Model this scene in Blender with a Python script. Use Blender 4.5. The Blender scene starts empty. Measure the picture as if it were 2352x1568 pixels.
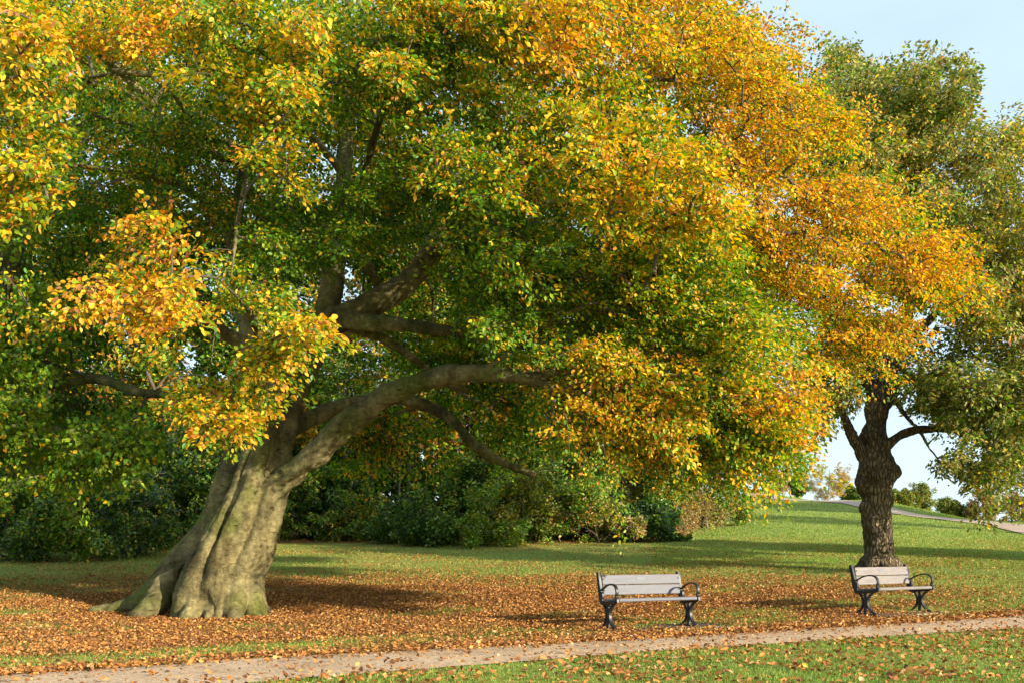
import bpy, bmesh, math, random
import numpy as np
random.seed(7); RNG = np.random.default_rng(11)
C = bpy.context.scene.collection
F = 2287.0; HC = 1.3; CX = 1176.0; HY = 1250.0        # lens constants used only to read sizes off the photograph

# ------------------------------------------------------------------ terrain
COLS = np.array([1560., 1740., 2000., 2352., 2800.])
near = [(-60, 0), (0, 0), (14, 0), (17, .07), (25, .62), (35, 1.27)]
PROF = [near + [(40, 1.6), (60, 3.0), (100, 5.6), (400, 4.)],
        near + [(40, 1.62), (75, 4.87), (80, 5.46), (84, 5.78), (90, 5.8), (120, 5.0), (400, -6.)],
        near + [(40, 1.58), (58, 3.28), (62.5, 3.95), (67, 4.32), (73, 4.35), (110, 3.3), (400, -6.)],
        near[:-1] + [(35, 1.2), (40, 1.5), (44, 1.74), (48, 2.24), (52, 2.5), (57, 2.5), (100, 1.5), (400, -6.)],
        near[:-1] + [(35, 1.1), (44, 1.5), (48, 1.8), (52, 2.0), (60, 1.9), (100, .5), (400, -6.)]]
def terr(X, Y):
    X = np.asarray(X, float); Y = np.asarray(Y, float)
    px = np.clip(CX + F * X / np.maximum(Y, 3.), COLS[0], COLS[-1])
    zs = np.stack([np.interp(Y, [k[0] for k in p], [k[1] for k in p]) for p in PROF])
    i = np.clip(np.searchsorted(COLS, px) - 1, 0, len(COLS) - 2)
    t = (px - COLS[i]) / (COLS[i + 1] - COLS[i]); t = t * t * (3 - 2 * t) * .4 + t * .6
    ii = np.arange(zs.shape[1]) if zs.ndim > 1 else None
    if zs.ndim == 1:
        return zs[i] * (1 - t) + zs[i + 1] * t
    sh = X.shape; zf = zs.reshape(len(PROF), -1); fi = i.ravel(); k = np.arange(zf.shape[1]); tf = t.ravel()
    return (zf[fi, k] * (1 - tf) + zf[fi + 1, k] * tf).reshape(sh)
def tz(x, y): return float(terr(np.array([x]), np.array([y]))[0])
def P(px, py, Y): return np.array([(px - CX) / F * Y, Y, HC + (HY - py) / F * Y])
def ground_px(px, py):
    Y = np.linspace(6, 110, 2600); X = (px - CX) / F * Y
    yy = HY - (terr(X, Y) - HC) / Y * F
    k = int(np.argmax(yy <= py)); return np.array([X[k], Y[k], tz(X[k], Y[k])])

# ------------------------------------------------------------------ smooth pseudo noise
def vnoise(p, seed=0, oct=3):
    p = np.asarray(p, float); r = np.random.default_rng(seed); out = np.zeros(p.shape[0]); a = 1.; f = 1.; tot = 0
    for o in range(oct):
        for k in range(3):
            w = r.normal(size=p.shape[1]); w /= np.linalg.norm(w)
            out += a * np.sin(p @ w * f * 2.1 + r.uniform(0, 6.28) + 1.7 * np.sin(p @ np.roll(w, 1) * f * 1.3 + r.uniform(0, 6.28)))
        tot += a * 3; a *= .55; f *= 2.1
    return out / tot

# ------------------------------------------------------------------ mesh helpers
def link(name, me, parent=None, mat=None):
    o = bpy.data.objects.new(name, me); C.objects.link(o)
    if mat is not None: me.materials.append(mat)
    if parent is not None: o.parent = parent
    return o
def np_mesh(name, V, Fa, cols=None, smooth=False):
    """V (n,3); Fa (m,k) same-size faces, or a list of such arrays"""
    if not isinstance(Fa, list): Fa = [Fa]
    me = bpy.data.meshes.new(name)
    V = np.ascontiguousarray(V, np.float32)
    idx = np.concatenate([f.ravel() for f in Fa]).astype(np.int32)
    tot = np.concatenate([np.full(len(f), f.shape[1]) for f in Fa]).astype(np.int32)
    st = np.concatenate([[0], np.cumsum(tot)[:-1]]).astype(np.int32)
    me.vertices.add(len(V)); me.vertices.foreach_set('co', V.ravel())
    me.loops.add(len(idx)); me.loops.foreach_set('vertex_index', idx)
    me.polygons.add(len(tot)); me.polygons.foreach_set('loop_start', st); me.polygons.foreach_set('loop_total', tot)
    me.polygons.foreach_set('use_smooth', np.full(len(tot), smooth, bool))
    me.update(calc_edges=True)
    if cols is not None:
        a = me.attributes.new('Col', 'FLOAT_COLOR', 'POINT')
        c = np.ones((len(V), 4), np.float32); c[:, :3] = cols; a.data.foreach_set('color', c.ravel())
    return me
def tag(o, label=None, cat=None, group=None, kind=None):
    if label: o['label'] = label
    if cat: o['category'] = cat
    if group: o['group'] = group
    if kind: o['kind'] = kind
    return o
def thing(name, loc, label, cat, group=None, rz=0.):
    o = bpy.data.objects.new(name, None); C.objects.link(o); o.location = loc; o.rotation_euler = (0, 0, rz)
    o.empty_display_size = .3
    return tag(o, label, cat, group)
def smooth_path(pts, k=5):
    pts = np.asarray(pts, float); n = len(pts); out = []
    for i in range(n - 1):
        p0 = pts[max(i - 1, 0)]; p1 = pts[i]; p2 = pts[i + 1]; p3 = pts[min(i + 2, n - 1)]
        for j in range(k):
            t = j / k
            out.append(.5 * (2 * p1 + (p2 - p0) * t + (2 * p0 - 5 * p1 + 4 * p2 - p3) * t * t + (3 * p1 - p0 - 3 * p2 + p3) * t ** 3))
    out.append(pts[-1]); return np.array(out)
class Tubes:
    def __init__(s): s.V = []; s.F = []; s.T = []; s.n = 0
    def add(s, pts, rad, seg=8, cap=True):
        pts = np.asarray(pts, float); n = len(pts); rad = np.asarray(rad, float)
        tan = np.gradient(pts, axis=0); tan /= np.linalg.norm(tan, axis=1)[:, None] + 1e-9
        u = np.cross(tan[0], [0.3, .2, 1.]); 
        if np.linalg.norm(u) < .1: u = np.cross(tan[0], [1., 0, 0])
        u /= np.linalg.norm(u); R = []
        for i in range(n):
            u = u - tan[i] * (u @ tan[i]); u /= np.linalg.norm(u) + 1e-9; v = np.cross(tan[i], u)
            a = np.arange(seg) * 2 * math.pi / seg
            R.append(pts[i] + rad[i] * (np.cos(a)[:, None] * u + np.sin(a)[:, None] * v))
        V = np.concatenate(R); b = s.n
        i = np.arange(n - 1)[:, None] * seg; j = np.arange(seg)[None]; j2 = (j + 1) % seg
        Q = np.stack([i + j, i + j2, i + seg + j2, i + seg + j], -1).reshape(-1, 4) + b
        s.V.append(V); s.F.append(Q); s.n += len(V)
        if cap:
            s.V.append(np.array([pts[0], pts[-1]])); c0 = s.n; s.n += 2; jj = np.arange(seg); j3 = (jj + 1) % seg
            s.T.append(np.stack([np.full(seg, c0), b + j3, b + jj], -1))
            s.T.append(np.stack([np.full(seg, c0 + 1), b + (n - 1) * seg + jj, b + (n - 1) * seg + j3], -1))
    def ball(s, c, r, sz=(1, 1, 1)):
        bm = bmesh.new(); bmesh.ops.create_icosphere(bm, subdivisions=2, radius=r)
        V = np.array([v.co[:] for v in bm.verts]) * np.array(sz) + np.array(c); T = np.array([[v.index for v in f.verts] for f in bm.faces]) + s.n
        bm.free(); s.V.append(V); s.T.append(T); s.n += len(V)
    def mesh(s, name, smooth=True):
        fs = [np.concatenate(s.F)] if s.F else []
        if s.T: fs.append(np.concatenate(s.T))
        return np_mesh(name, np.concatenate(s.V), fs, None, smooth)
def fuse(me, voxel, smooth=4, disp=()):
    """voxel-union the overlapping stems into one skin, soften it and give it lumps"""
    o = bpy.data.objects.new('work', me); C.objects.link(o)
    m = o.modifiers.new('r', 'REMESH'); m.mode = 'VOXEL'; m.voxel_size = voxel; m.use_smooth_shade = True
    if smooth:
        m = o.modifiers.new('s', 'SMOOTH'); m.iterations = smooth; m.factor = .5
    for sc, st in disp:
        t = bpy.data.textures.new('lumps', 'CLOUDS'); t.noise_scale = sc; t.noise_depth = 2
        m = o.modifiers.new('d', 'DISPLACE'); m.texture = t; m.strength = st; m.texture_coords = 'LOCAL'; m.mid_level = .5
    dg = bpy.context.evaluated_depsgraph_get(); dg.update()
    out = bpy.data.meshes.new_from_object(o.evaluated_get(dg)); bpy.data.objects.remove(o)
    for p in out.polygons: p.use_smooth = True
    out.materials.clear(); return out

# ------------------------------------------------------------------ materials
def mat(name):
    m = bpy.data.materials.new(name); m.use_nodes = True; nt = m.node_tree; nt.nodes.clear()
    out = nt.nodes.new('ShaderNodeOutputMaterial'); return m, nt, out
def N(nt, typ, **kw):
    n = nt.nodes.new(typ)
    for k, v in kw.items():
        if k in n.inputs: n.inputs[k].default_value = v
        else: setattr(n, k, v)
    return n
def ramp(nt, fac, stops):
    r = nt.nodes.new('ShaderNodeValToRGB'); nt.links.new(fac, r.inputs[0]); e = r.color_ramp.elements
    while len(e) < len(stops): e.new(.5)
    for k, (p, c) in enumerate(stops): e[k].position = p; e[k].color = (*c, 1) if len(c) == 3 else c
    return r.outputs[0]
def mixc(nt, fac, a, b, blend='MIX'):
    m = nt.nodes.new('ShaderNodeMix'); m.data_type = 'RGBA'; m.blend_type = blend
    for s, v in ((0, fac), (6, a), (7, b)):
        if hasattr(v, 'links'): nt.links.new(v, m.inputs[s])
        else: m.inputs[s].default_value = (*v, 1) if isinstance(v, tuple) else v
    return m.outputs[2]
def leaf_mat(name, trans=.4, rough=.5, tint=(1, 1, 1), spec=.25):
    m, nt, out = mat(name); L = nt.links
    at = N(nt, 'ShaderNodeAttribute', attribute_name='Col')
    col = mixc(nt, 1., at.outputs['Color'], tint, 'MULTIPLY')
    b = N(nt, 'ShaderNodeBsdfPrincipled', Roughness=rough); b.inputs['Specular IOR Level'].default_value = spec
    L.new(col, b.inputs['Base Color'])
    hs = N(nt, 'ShaderNodeHueSaturation', Saturation=1.15, Value=1.25); L.new(col, hs.inputs['Color'])
    t = N(nt, 'ShaderNodeBsdfTranslucent'); L.new(hs.outputs[0], t.inputs[0])
    mx = N(nt, 'ShaderNodeMixShader', Fac=trans); L.new(b.outputs[0], mx.inputs[1]); L.new(t.outputs[0], mx.inputs[2])
    L.new(mx.outputs[0], out.inputs[0]); return m
def bark_mat(name, dark, light, moss, mossamt, scale=6., furrow=0., bump=.5, bscale=18., marks=False):
    m, nt, out = mat(name); L = nt.links
    g = N(nt, 'ShaderNodeNewGeometry'); tc = N(nt, 'ShaderNodeMapping'); L.new(g.outputs['Position'], tc.inputs[0])
    n1 = N(nt, 'ShaderNodeTexNoise', Scale=scale * .3, Detail=6., Roughness=.65); L.new(tc.outputs[0], n1.inputs[0])
    c = ramp(nt, n1.outputs[0], [(.38, dark), (.60, light)])
    n2 = N(nt, 'ShaderNodeTexNoise', Scale=scale * .22, Detail=5.); L.new(g.outputs['Position'], n2.inputs[0])
    f2 = ramp(nt, n2.outputs[0], [(.62 - mossamt, (0, 0, 0)), (.74 - mossamt * .5, (1, 1, 1))])
    c = mixc(nt, f2, c, moss)
    n3 = N(nt, 'ShaderNodeTexNoise', Scale=bscale, Detail=7., Roughness=.7); 
    mp = N(nt, 'ShaderNodeMapping'); mp.inputs['Scale'].default_value = (1, 1, .3 if furrow else 1.6); L.new(g.outputs['Position'], mp.inputs[0]); L.new(mp.outputs[0], n3.inputs[0])
    c = mixc(nt, .75, c, ramp(nt, n3.outputs[0], [(.3, (.35, .35, .35)), (.65, (1.25, 1.25, 1.25))]), 'MULTIPLY')
    if marks:                                                           # rain stains running down and short cross scars
        for sc, lo, hi, dk in (((4., 4., .7), .46, .66, (.52, .48, .42)), ((5., 5., 17.), .60, .66, (.34, .31, .27)), ((7., 7., 7.), .58, .68, (1.5, 1.5, 1.45))):
            mk = N(nt, 'ShaderNodeMapping'); mk.inputs['Scale'].default_value = sc; L.new(g.outputs['Position'], mk.inputs[0]); nk = N(nt, 'ShaderNodeTexNoise', Scale=1., Detail=6., Roughness=.68); L.new(mk.outputs[0], nk.inputs[0])
            fk = ramp(nt, nk.outputs[0], [(lo, (0, 0, 0)), (hi, (1, 1, 1))]); c = mixc(nt, fk, c, mixc(nt, 1., c, dk, 'MULTIPLY'))
    b = N(nt, 'ShaderNodeBsdfPrincipled', Roughness=.85); b.inputs['Specular IOR Level'].default_value = .2
    h = n3.outputs[0]
    if furrow:
        v = N(nt, 'ShaderNodeTexVoronoi', Scale=9., feature='DISTANCE_TO_EDGE'); mv = N(nt, 'ShaderNodeMapping'); mv.inputs['Scale'].default_value = (1.5, 1.5, .38)
        dn = N(nt, 'ShaderNodeTexNoise', Scale=3., Detail=3.); L.new(g.outputs['Position'], dn.inputs[0])
        av = N(nt, 'ShaderNodeVectorMath', operation='ADD'); ds = N(nt, 'ShaderNodeVectorMath', operation='SCALE'); ds.inputs['Scale'].default_value = .16; L.new(dn.outputs['Color'], ds.inputs[0]); L.new(g.outputs['Position'], av.inputs[0]); L.new(ds.outputs[0], av.inputs[1])
        L.new(av.outputs[0], mv.inputs[0]); L.new(mv.outputs[0], v.inputs[0])
        fr = ramp(nt, v.outputs['Distance'], [(0., (0, 0, 0)), (.22, (1, 1, 1))])
        c = mixc(nt, furrow, c, mixc(nt, fr, (.28, .26, .24), (1.1, 1.1, 1.1)), 'MULTIPLY')
        ad = N(nt, 'ShaderNodeMath', operation='MULTIPLY_ADD'); L.new(fr, ad.inputs[0]); ad.inputs[1].default_value = 1.6; L.new(h, ad.inputs[2]); h = ad.outputs[0]
    bp = N(nt, 'ShaderNodeBump', Strength=bump, Distance=.04); L.new(h, bp.inputs['Height'])
    L.new(bp.outputs[0], b.inputs['Normal']); L.new(c, b.inputs['Base Color']); L.new(b.outputs[0], out.inputs[0]); return m

M_LEAF = leaf_mat('beech leaf', .46, .42, spec=.35)
M_OAKL = leaf_mat('oak leaf', .3, .5)
M_BGL = leaf_mat('woodland leaf', .35, .5)
M_SHR = leaf_mat('shrub leaf', .25, .42, spec=.4)
M_FALL = leaf_mat('fallen leaf', .12, .7)
M_GRASS = leaf_mat('grass blade', .3, .6)
M_BEECH = bark_mat('beech bark', (.075, .066, .030), (.265, .225, .10), (.125, .14, .028), .13, bump=.9, bscale=11., marks=True)
M_TWIG = bark_mat('twig bark', (.07, .058, .042), (.17, .14, .10), (.10, .10, .04), .05)
M_OAK = bark_mat('oak bark', (.13, .10, .06), (.27, .21, .125), (.16, .145, .05), .06, furrow=.85, bump=.9)
M_TRUNK = bark_mat('woodland bark', (.05, .042, .03), (.13, .11, .08), (.07, .08, .03), .08)
M_BIRCH = bark_mat('pale bark', (.16, .13, .09), (.34, .29, .21), (.10, .09, .05), .02)

# ------------------------------------------------------------------ palettes: real leaf colours
PAL = np.array([(.048, .115, .013),   # 0 dark green
                (.108, .245, .018),   # 1 green
                (.28, .375, .020),   # 2 yellow green
                (.76, .49, .024),     # 3 yellow
                (.72, .35, .024),     # 4 amber
                (.64, .24, .035),     # 5 orange
                (.33, .150, .055),    # 6 brown
                (.205, .225, .055),   # 7 olive
                (.38, .33, .085),    # 8 dull yellow olive
                (.030, .070, .030),   # 9 blue green
                (.52, .37, .21)])     # 10 pale brown
def pick(weights, n, rng):
    w = np.array(weights, float); w /= w.sum(); k = rng.choice(len(w), n, p=w)
    c = PAL[k] * rng.uniform(.72, 1.28, (n, 1)); c *= rng.uniform(.92, 1.08, (n, 3)); return np.clip(c, 0, .85)
def nrm(v): return v / (np.linalg.norm(v, axis=-1, keepdims=True) + 1e-9)
def leaf_faces(pos, d, n, ln, wd, fold, six):
    s = nrm(np.cross(d, n)); ln = ln[:, None]; wd = wd[:, None]
    if six:
        V = np.stack([pos, pos + d * ln * .28 + s * wd * .46 + n * fold * wd, pos + d * ln * .66 + s * wd * .42 + n * fold * wd * .8, pos + d * ln,
                      pos + d * ln * .66 - s * wd * .42 + n * fold * wd * .8, pos + d * ln * .28 - s * wd * .46 + n * fold * wd], 1)
        b = np.arange(len(pos))[:, None] * 6
        Fa = np.concatenate([b + np.array([[0, 1, 2, 3]]), b + np.array([[0, 3, 4, 5]])]); k = 6
    else:
        V = np.stack([pos, pos + d * ln * .45 + s * wd * .5 + n * fold * wd, pos + d * ln, pos + d * ln * .45 - s * wd * .5 + n * fold * wd], 1)
        b = np.arange(len(pos))[:, None] * 4
        Fa = np.concatenate([b + np.array([[0, 1, 2]]), b + np.array([[0, 2, 3]])]); k = 4
    return V.reshape(-1, 3), Fa, k
def spray_leaves(cen, ax, L, col_w, per, ll, rng, flat=.07, jit=.55, six=False, droop=.35, wr=.62, vspread=.42, bald=.0):
    """sprays of leaves about short twigs: cen, ax (n,3), L (n,), col_w list of weights per spray"""
    n = len(cen); cen = np.repeat(cen, per, 0); a = np.repeat(nrm(ax), per, 0); Lr = np.repeat(L, per)[:, None]; m = n * per
    u = nrm(np.array([0, 0, 1.]) - a * a[:, 2:3] + np.repeat(rng.normal(0, .28, (n, 3)), per, 0)); u = nrm(u - a * np.sum(u * a, 1, keepdims=True)); s = np.cross(a, u)
    t = rng.uniform(-.55, .55, (m, 1)); v = rng.uniform(-1, 1, (m, 1)) * vspread * (1 - .55 * np.abs(t + .1)); w = rng.normal(0, flat, (m, 1))
    pos = cen + Lr * (a * t + s * v + u * w); pos[:, 2:3] -= Lr * droop * (v * v * 1.5 + np.maximum(t, 0) ** 2 * .9)
    d = nrm(a * .6 + s * np.sign(v) * .65 + rng.normal(0, .4, (m, 3)) + np.array([0, 0, -.35])); nn = u + rng.normal(0, jit, (m, 3)); nn = nrm(nn - d * np.sum(nn * d, 1, keepdims=True))
    ln = (np.repeat(ll, per) if np.ndim(ll) else ll) * rng.uniform(.65, 1.2, m)
    V, Fa, k = leaf_faces(pos, d, nn, ln, ln * wr, .14, six)
    cols = np.concatenate([pick(w, per, rng) for w in col_w])
    return V, Fa, np.repeat(cols, k, 0)

# ------------------------------------------------------------------ branch growing: every spray is tied back to the limbs
def grow(nodes, nrad, cen, rng, r0=.0045, arch=.16, seg=4):
    """connect spray centres to the nearest wood, nearest first; returns Tubes and the direction each branch arrives from"""
    nodes = list(nodes); base = len(nodes); A = np.zeros((base + len(cen) * 3, 3)); A[:base] = nodes; cnt = base
    par = np.full(len(A), -1); own = np.zeros(len(A)); rmax = np.full(len(A), 9.); rmax[:base] = nrad
    d0 = np.array([np.min(np.sum((A[:base] - c) ** 2, 1)) for c in cen]); order = np.argsort(d0); dirs = np.zeros_like(cen); br = []
    for i in order:
        c = cen[i]; d2 = np.sum((A[:cnt] - c) ** 2, 1); d2[base:cnt] *= 1.25; k = int(np.argmin(d2)); p = A[k]
        v = c - p; D = np.linalg.norm(v) + 1e-6
        mid = p + v * .5 + np.array([0, 0, arch * D]) + rng.normal(0, .07 * D, 3)
        dirs[i] = (c - mid) / D
        m1 = cnt; A[cnt] = p * .25 + mid * .5 + c * .25; A[cnt + 1] = c; par[cnt] = k; par[cnt + 1] = cnt; cnt += 2
        own[m1] += 1; br.append((k, m1, m1 + 1, mid))
    load = own.copy(); 
    for k in range(cnt - 1, base - 1, -1):
        if par[k] >= 0: load[par[k]] += load[k]
    T = Tubes()
    for k, m1, e, mid in br:
        p = A[k]; c = A[e]; t = np.linspace(0, 1, seg + 1)[:, None]; pts = (1 - t) ** 2 * p + 2 * t * (1 - t) * mid + t * t * c
        rb = min(r0 * (load[m1] + 1) ** .52, .8 * rmax[k] if k < base else 1., .032); re = max(min(r0 * (load[e] + 1) ** .52, rb), r0 * .7)
        T.add(pts, np.linspace(rb, re, seg + 1), 4 if rb < .03 else 6, cap=False)
    return T, dirs
def twigs(T, cen, ax, L, rng, r=.003):
    for c, a, l in zip(cen, nrm(ax), L):
        e = c + a * l * .5 + np.array([0, 0, -.12 * l])
        T.add([c - a * l * .35, c + a * l * .1, e], [r * 1.4, r, r * .5], 3, cap=False)
def poly_mask(px, py, poly):
    poly = np.asarray(poly, float); ins = np.zeros(len(px), bool); x1, y1 = poly[-1]
    for x2, y2 in poly:
        c = ((y2 > py) != (y1 > py)) & (px < (x1 - x2) * (py - y2) / (y1 - y2 + 1e-9) + x2); ins ^= c; x1, y1 = x2, y2
    return ins
def fill_region(poly, y0, y1, n, rng, clump=.45, ncl=None, dfun=None, warp=55., bough=None):
    """points filling a region of a crown's volume, gathered in clumps"""
    poly = np.asarray(poly, float); lo = poly.min(0); hi = poly.max(0); out = []
    ncl = ncl or max(6, n // 12); cl = []
    while len(cl) < ncl:
        q = rng.uniform(lo, hi, (ncl * 3, 2)); q = q[poly_mask(q[:, 0], q[:, 1], poly)]
        for a, b in q: cl.append(P(a, b, rng.uniform(y0, y1) if dfun is None else dfun(a, b) + rng.uniform(y0, y1)))
    cl = np.array(cl[:ncl]); k = rng.integers(0, ncl, n * 3); pts = cl[k] + rng.normal(0, clump, (n * 3, 3)) * np.array([1, 1, .5])
    if bough is not None:                                               # clumps drawn out into drooping, layered boughs
        o = cl[:, :2] - np.array(bough); yaw = np.arctan2(o[:, 1], o[:, 0]) + rng.normal(0, .5, ncl); t = rng.uniform(-1, 1, n * 3); ln = rng.uniform(.7, 1.5, ncl)[k]
        pts = cl[k] + np.stack([np.cos(yaw[k]) * t * ln, np.sin(yaw[k]) * t * ln, (.12 - .22 * t - .30 * t * t) * ln], 1) + rng.normal(0, 1, (n * 3, 3)) * np.array([.24, .24, .13]) * (clump / .4)
    px = CX + F * pts[:, 0] / pts[:, 1]; py = HY - F * (pts[:, 2] - HC) / pts[:, 1]
    px = px + warp * vnoise(pts * .85, 91, 4) + rng.normal(0, warp * .33, len(px)); py = py + warp * vnoise(pts * .85, 92, 4) + rng.normal(0, warp * .33, len(px))
    return pts[poly_mask(px, py, poly)][:n]
def limbs_to(T, Y0, limbs, k=5, seg=12, nodes=None, rad=None, skip=0):
    for lb in limbs:
        pts = np.array([P(a, b, Y0 + dy) for a, b, dy, r in lb]); rr = np.array([[r / F * (Y0 + dy)] for a, b, dy, r in lb])
        q = smooth_path(np.hstack([pts, rr]), k); T.add(q[:, :3], np.maximum(q[:, 3], .008), seg)
        if nodes is not None:
            for e in q[skip:]: nodes.append(e[:3]); rad.append(e[3])

# ================================================================== THE SETTING
def frange(a, b, s): return list(np.arange(a, b, s))
BENCHES = [(2.11, 15.3, math.radians(24)), (6.68, 17.45, math.radians(31))]
def on_slab(X, Y):
    m = np.zeros(np.shape(X), bool)
    for x, y, a in BENCHES:
        u = (X - x) * math.cos(a) + (Y - y) * math.sin(a); v = -(X - x) * math.sin(a) + (Y - y) * math.cos(a); m |= (u > .15) & (u < 1.28) & (v > -.36) & (v < .34)
    return m
def litter(X, Y):
    """how thickly fallen leaves cover the lawn"""
    up = path_up(X); lo = path_lo(X); q = np.stack([X, Y], 1)
    d = np.exp(-np.abs((X + 1.3) / 10.4) ** 3.5 - np.abs((Y - 17.2) / 6.6) ** 3)
    d = d * np.clip(.85 + 1.1 * vnoise(q * .8, 3) + .5 * vnoise(q * 2.3, 13), .3, 1.25)
    e = Y - up
    d *= 1 - .85 * np.exp(-((e - 1.3) / .75) ** 2) * np.clip(.55 + 1.7 * vnoise(q * np.array([.9, 1.6]), 5), 0, 1)
    d = np.maximum(d, 1.1 * np.exp(-((e - .12) / .38) ** 2) * np.clip(.85 + vnoise(q * 1.3, 8), .3, 1))
    d = np.maximum(d, .17 * np.clip(.7 + 1.3 * vnoise(q * .5, 9), .05, 1.6) * np.exp(-np.maximum(Y - 25, 0) / 11))
    onp = (Y < up - .05) & (Y > lo + .05); d = np.where(onp, .035 + .75 * np.exp((Y - up) / .16), d)
    d = np.where(on_slab(X, Y), d * .35, d)
    fg = Y <= lo + .05; d = np.where(fg, .22 * np.clip(.8 + 1.2 * vnoise(q * 1.1, 4), .15, 2.2), d)
    return np.clip(d, 0, 1)
def path_up(X): return np.interp(X, [-30, -12, -5.06, -3, 3.07, 8.9, 14, 40], [-6, 5.2, 9.84, 11.35, 14.36, 17.25, 19.6, 31])
def path_lo(X): return np.interp(X, [-30, -12, -6, -2.5, 1.5, 5.1, 7.8, 14, 40], [-9, 2.8, 6.9, 9.35, 12.0, 14.02, 15.2, 17.9, 29])

def build_ground():
    xs = np.array(frange(-300, -40, 20) + frange(-40, -12, 2) + frange(-12, 14, .35) + frange(14, 46, .8) + frange(46, 90, 4) + frange(90, 321, 20))
    ys = np.array(frange(-60, 4, 6) + frange(4, 28, .35) + frange(28, 92, .7) + frange(92, 140, 5) + frange(140, 401, 20))
    X, Y = np.meshgrid(xs, ys); Z = terr(X, Y); q = np.stack([X.ravel(), Y.ravel()], 1)
    bumps = vnoise(q * .9, 21, 3) * .018; e = np.minimum(np.abs(Y.ravel() - path_up(q[:, 0])), np.abs(Y.ravel() - path_lo(q[:, 0])))
    inside = (q[:, 1] < path_up(q[:, 0])) & (q[:, 1] > path_lo(q[:, 0])); bumps = np.where(inside, -.012, bumps * np.clip(e / .8, 0, 1))
    V = np.stack([q[:, 0], q[:, 1], Z.ravel() + bumps], 1); nx = len(xs); i = np.arange(len(ys) - 1)[:, None] * nx; j = np.arange(nx - 1)[None]
    Fa = np.stack([i + j, i + j + 1, i + nx + j + 1, i + nx + j], -1).reshape(-1, 4)
    lt = litter(q[:, 0], q[:, 1]); wood = np.clip((q[:, 1] - (35.5 + .05 * q[:, 0])) / 2.5, 0, 1) * np.clip((7.5 - q[:, 0]) / 2, 0, 1) * (q[:, 1] < 70)
    lt = np.maximum(lt, wood); me = np_mesh('lawn', V, Fa, np.stack([lt, wood, lt], 1), True)
    m, nt, out = mat('lawn turf'); L = nt.links; g = N(nt, 'ShaderNodeNewGeometry'); at = N(nt, 'ShaderNodeAttribute', attribute_name='Col')
    n1 = N(nt, 'ShaderNodeTexNoise', Scale=.35, Detail=5., Roughness=.6); n2 = N(nt, 'ShaderNodeTexNoise', Scale=9., Detail=8., Roughness=.75); n3 = N(nt, 'ShaderNodeTexNoise', Scale=45., Detail=4., Roughness=.7)
    for n in (n1, n2, n3): L.new(g.outputs['Position'], n.inputs[0])
    c = ramp(nt, n1.outputs[0], [(.3, (.185, .240, .045)), (.55, (.230, .280, .055)), (.75, (.30, .31, .075))])
    c = mixc(nt, .75, c, ramp(nt, n2.outputs[0], [(.3, (.55, .6, .5)), (.5, (1, 1, 1)), (.72, (1.5, 1.4, 1.2))]), 'MULTIPLY')
    br = ramp(nt, n2.outputs[0], [(.3, (.07, .035, .014)), (.5, (.19, .088, .028)), (.7, (.33, .17, .055))])
    sx = N(nt, 'ShaderNodeSeparateColor'); L.new(at.outputs['Color'], sx.inputs[0])
    th = N(nt, 'ShaderNodeMath', operation='ADD'); L.new(sx.outputs[0], th.inputs[0])
    n4 = ramp(nt, n3.outputs[0], [(.3, (0, 0, 0)), (.7, (1, 1, 1))]); sc = N(nt, 'ShaderNodeMath', operation='MULTIPLY_ADD'); L.new(n4, sc.inputs[0]); sc.inputs[1].default_value = .5; sc.inputs[2].default_value = -.35
    L.new(sc.outputs[0], th.inputs[1]); f = ramp(nt, th.outputs[0], [(.15, (0, 0, 0)), (.7, (1, 1, 1))])
    c = mixc(nt, f, c, br)
    b = N(nt, 'ShaderNodeBsdfPrincipled', Roughness=.9); b.inputs['Specular IOR Level'].default_value = .15
    ad = N(nt, 'ShaderNodeMath', operation='ADD'); L.new(n2.outputs[0], ad.inputs[0]); L.new(n3.outputs[0], ad.inputs[1])
    bp = N(nt, 'ShaderNodeBump', Strength=.8, Distance=.05); L.new(ad.outputs[0], bp.inputs['Height']); L.new(bp.outputs[0], b.inputs['Normal'])
    L.new(c, b.inputs['Base Color']); L.new(b.outputs[0], out.inputs[0])
    tag(link('lawn', me, None, m), kind='structure')

def gravel_mat(name, a, b_, c_):
    m, nt, out = mat(name); L = nt.links; g = N(nt, 'ShaderNodeNewGeometry')
    n1 = N(nt, 'ShaderNodeTexNoise', Scale=1.2, Detail=6., Roughness=.65); v = N(nt, 'ShaderNodeTexVoronoi', Scale=70.); n2 = N(nt, 'ShaderNodeTexNoise', Scale=28., Detail=6., Roughness=.8)
    for n in (n1, n2, v): L.new(g.outputs['Position'], n.inputs[0])
    c = ramp(nt, n1.outputs[0], [(.3, a), (.55, b_), (.75, c_)])
    c = mixc(nt, .8, c, ramp(nt, n2.outputs[0], [(.3, (.5, .47, .45)), (.5, (1, 1, 1)), (.7, (1.45, 1.4, 1.35))]), 'MULTIPLY')
    sv = N(nt, 'ShaderNodeSeparateColor'); L.new(v.outputs['Color'], sv.inputs[0])
    c = mixc(nt, .6, c, ramp(nt, sv.outputs[0], [(.0, (.6, .58, .57)), (.6, (1., 1, 1)), (1., (1.4, 1.36, 1.3))]), 'MULTIPLY')
    b = N(nt, 'ShaderNodeBsdfPrincipled', Roughness=.92); b.inputs['Specular IOR Level'].default_value = .15
    bp = N(nt, 'ShaderNodeBump', Strength=.7, Distance=.02); L.new(n2.outputs[0], bp.inputs['Height']); L.new(bp.outputs[0], b.inputs['Normal'])
    L.new(c, b.inputs['Base Color']); L.new(b.outputs[0], out.inputs[0]); return m
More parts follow.
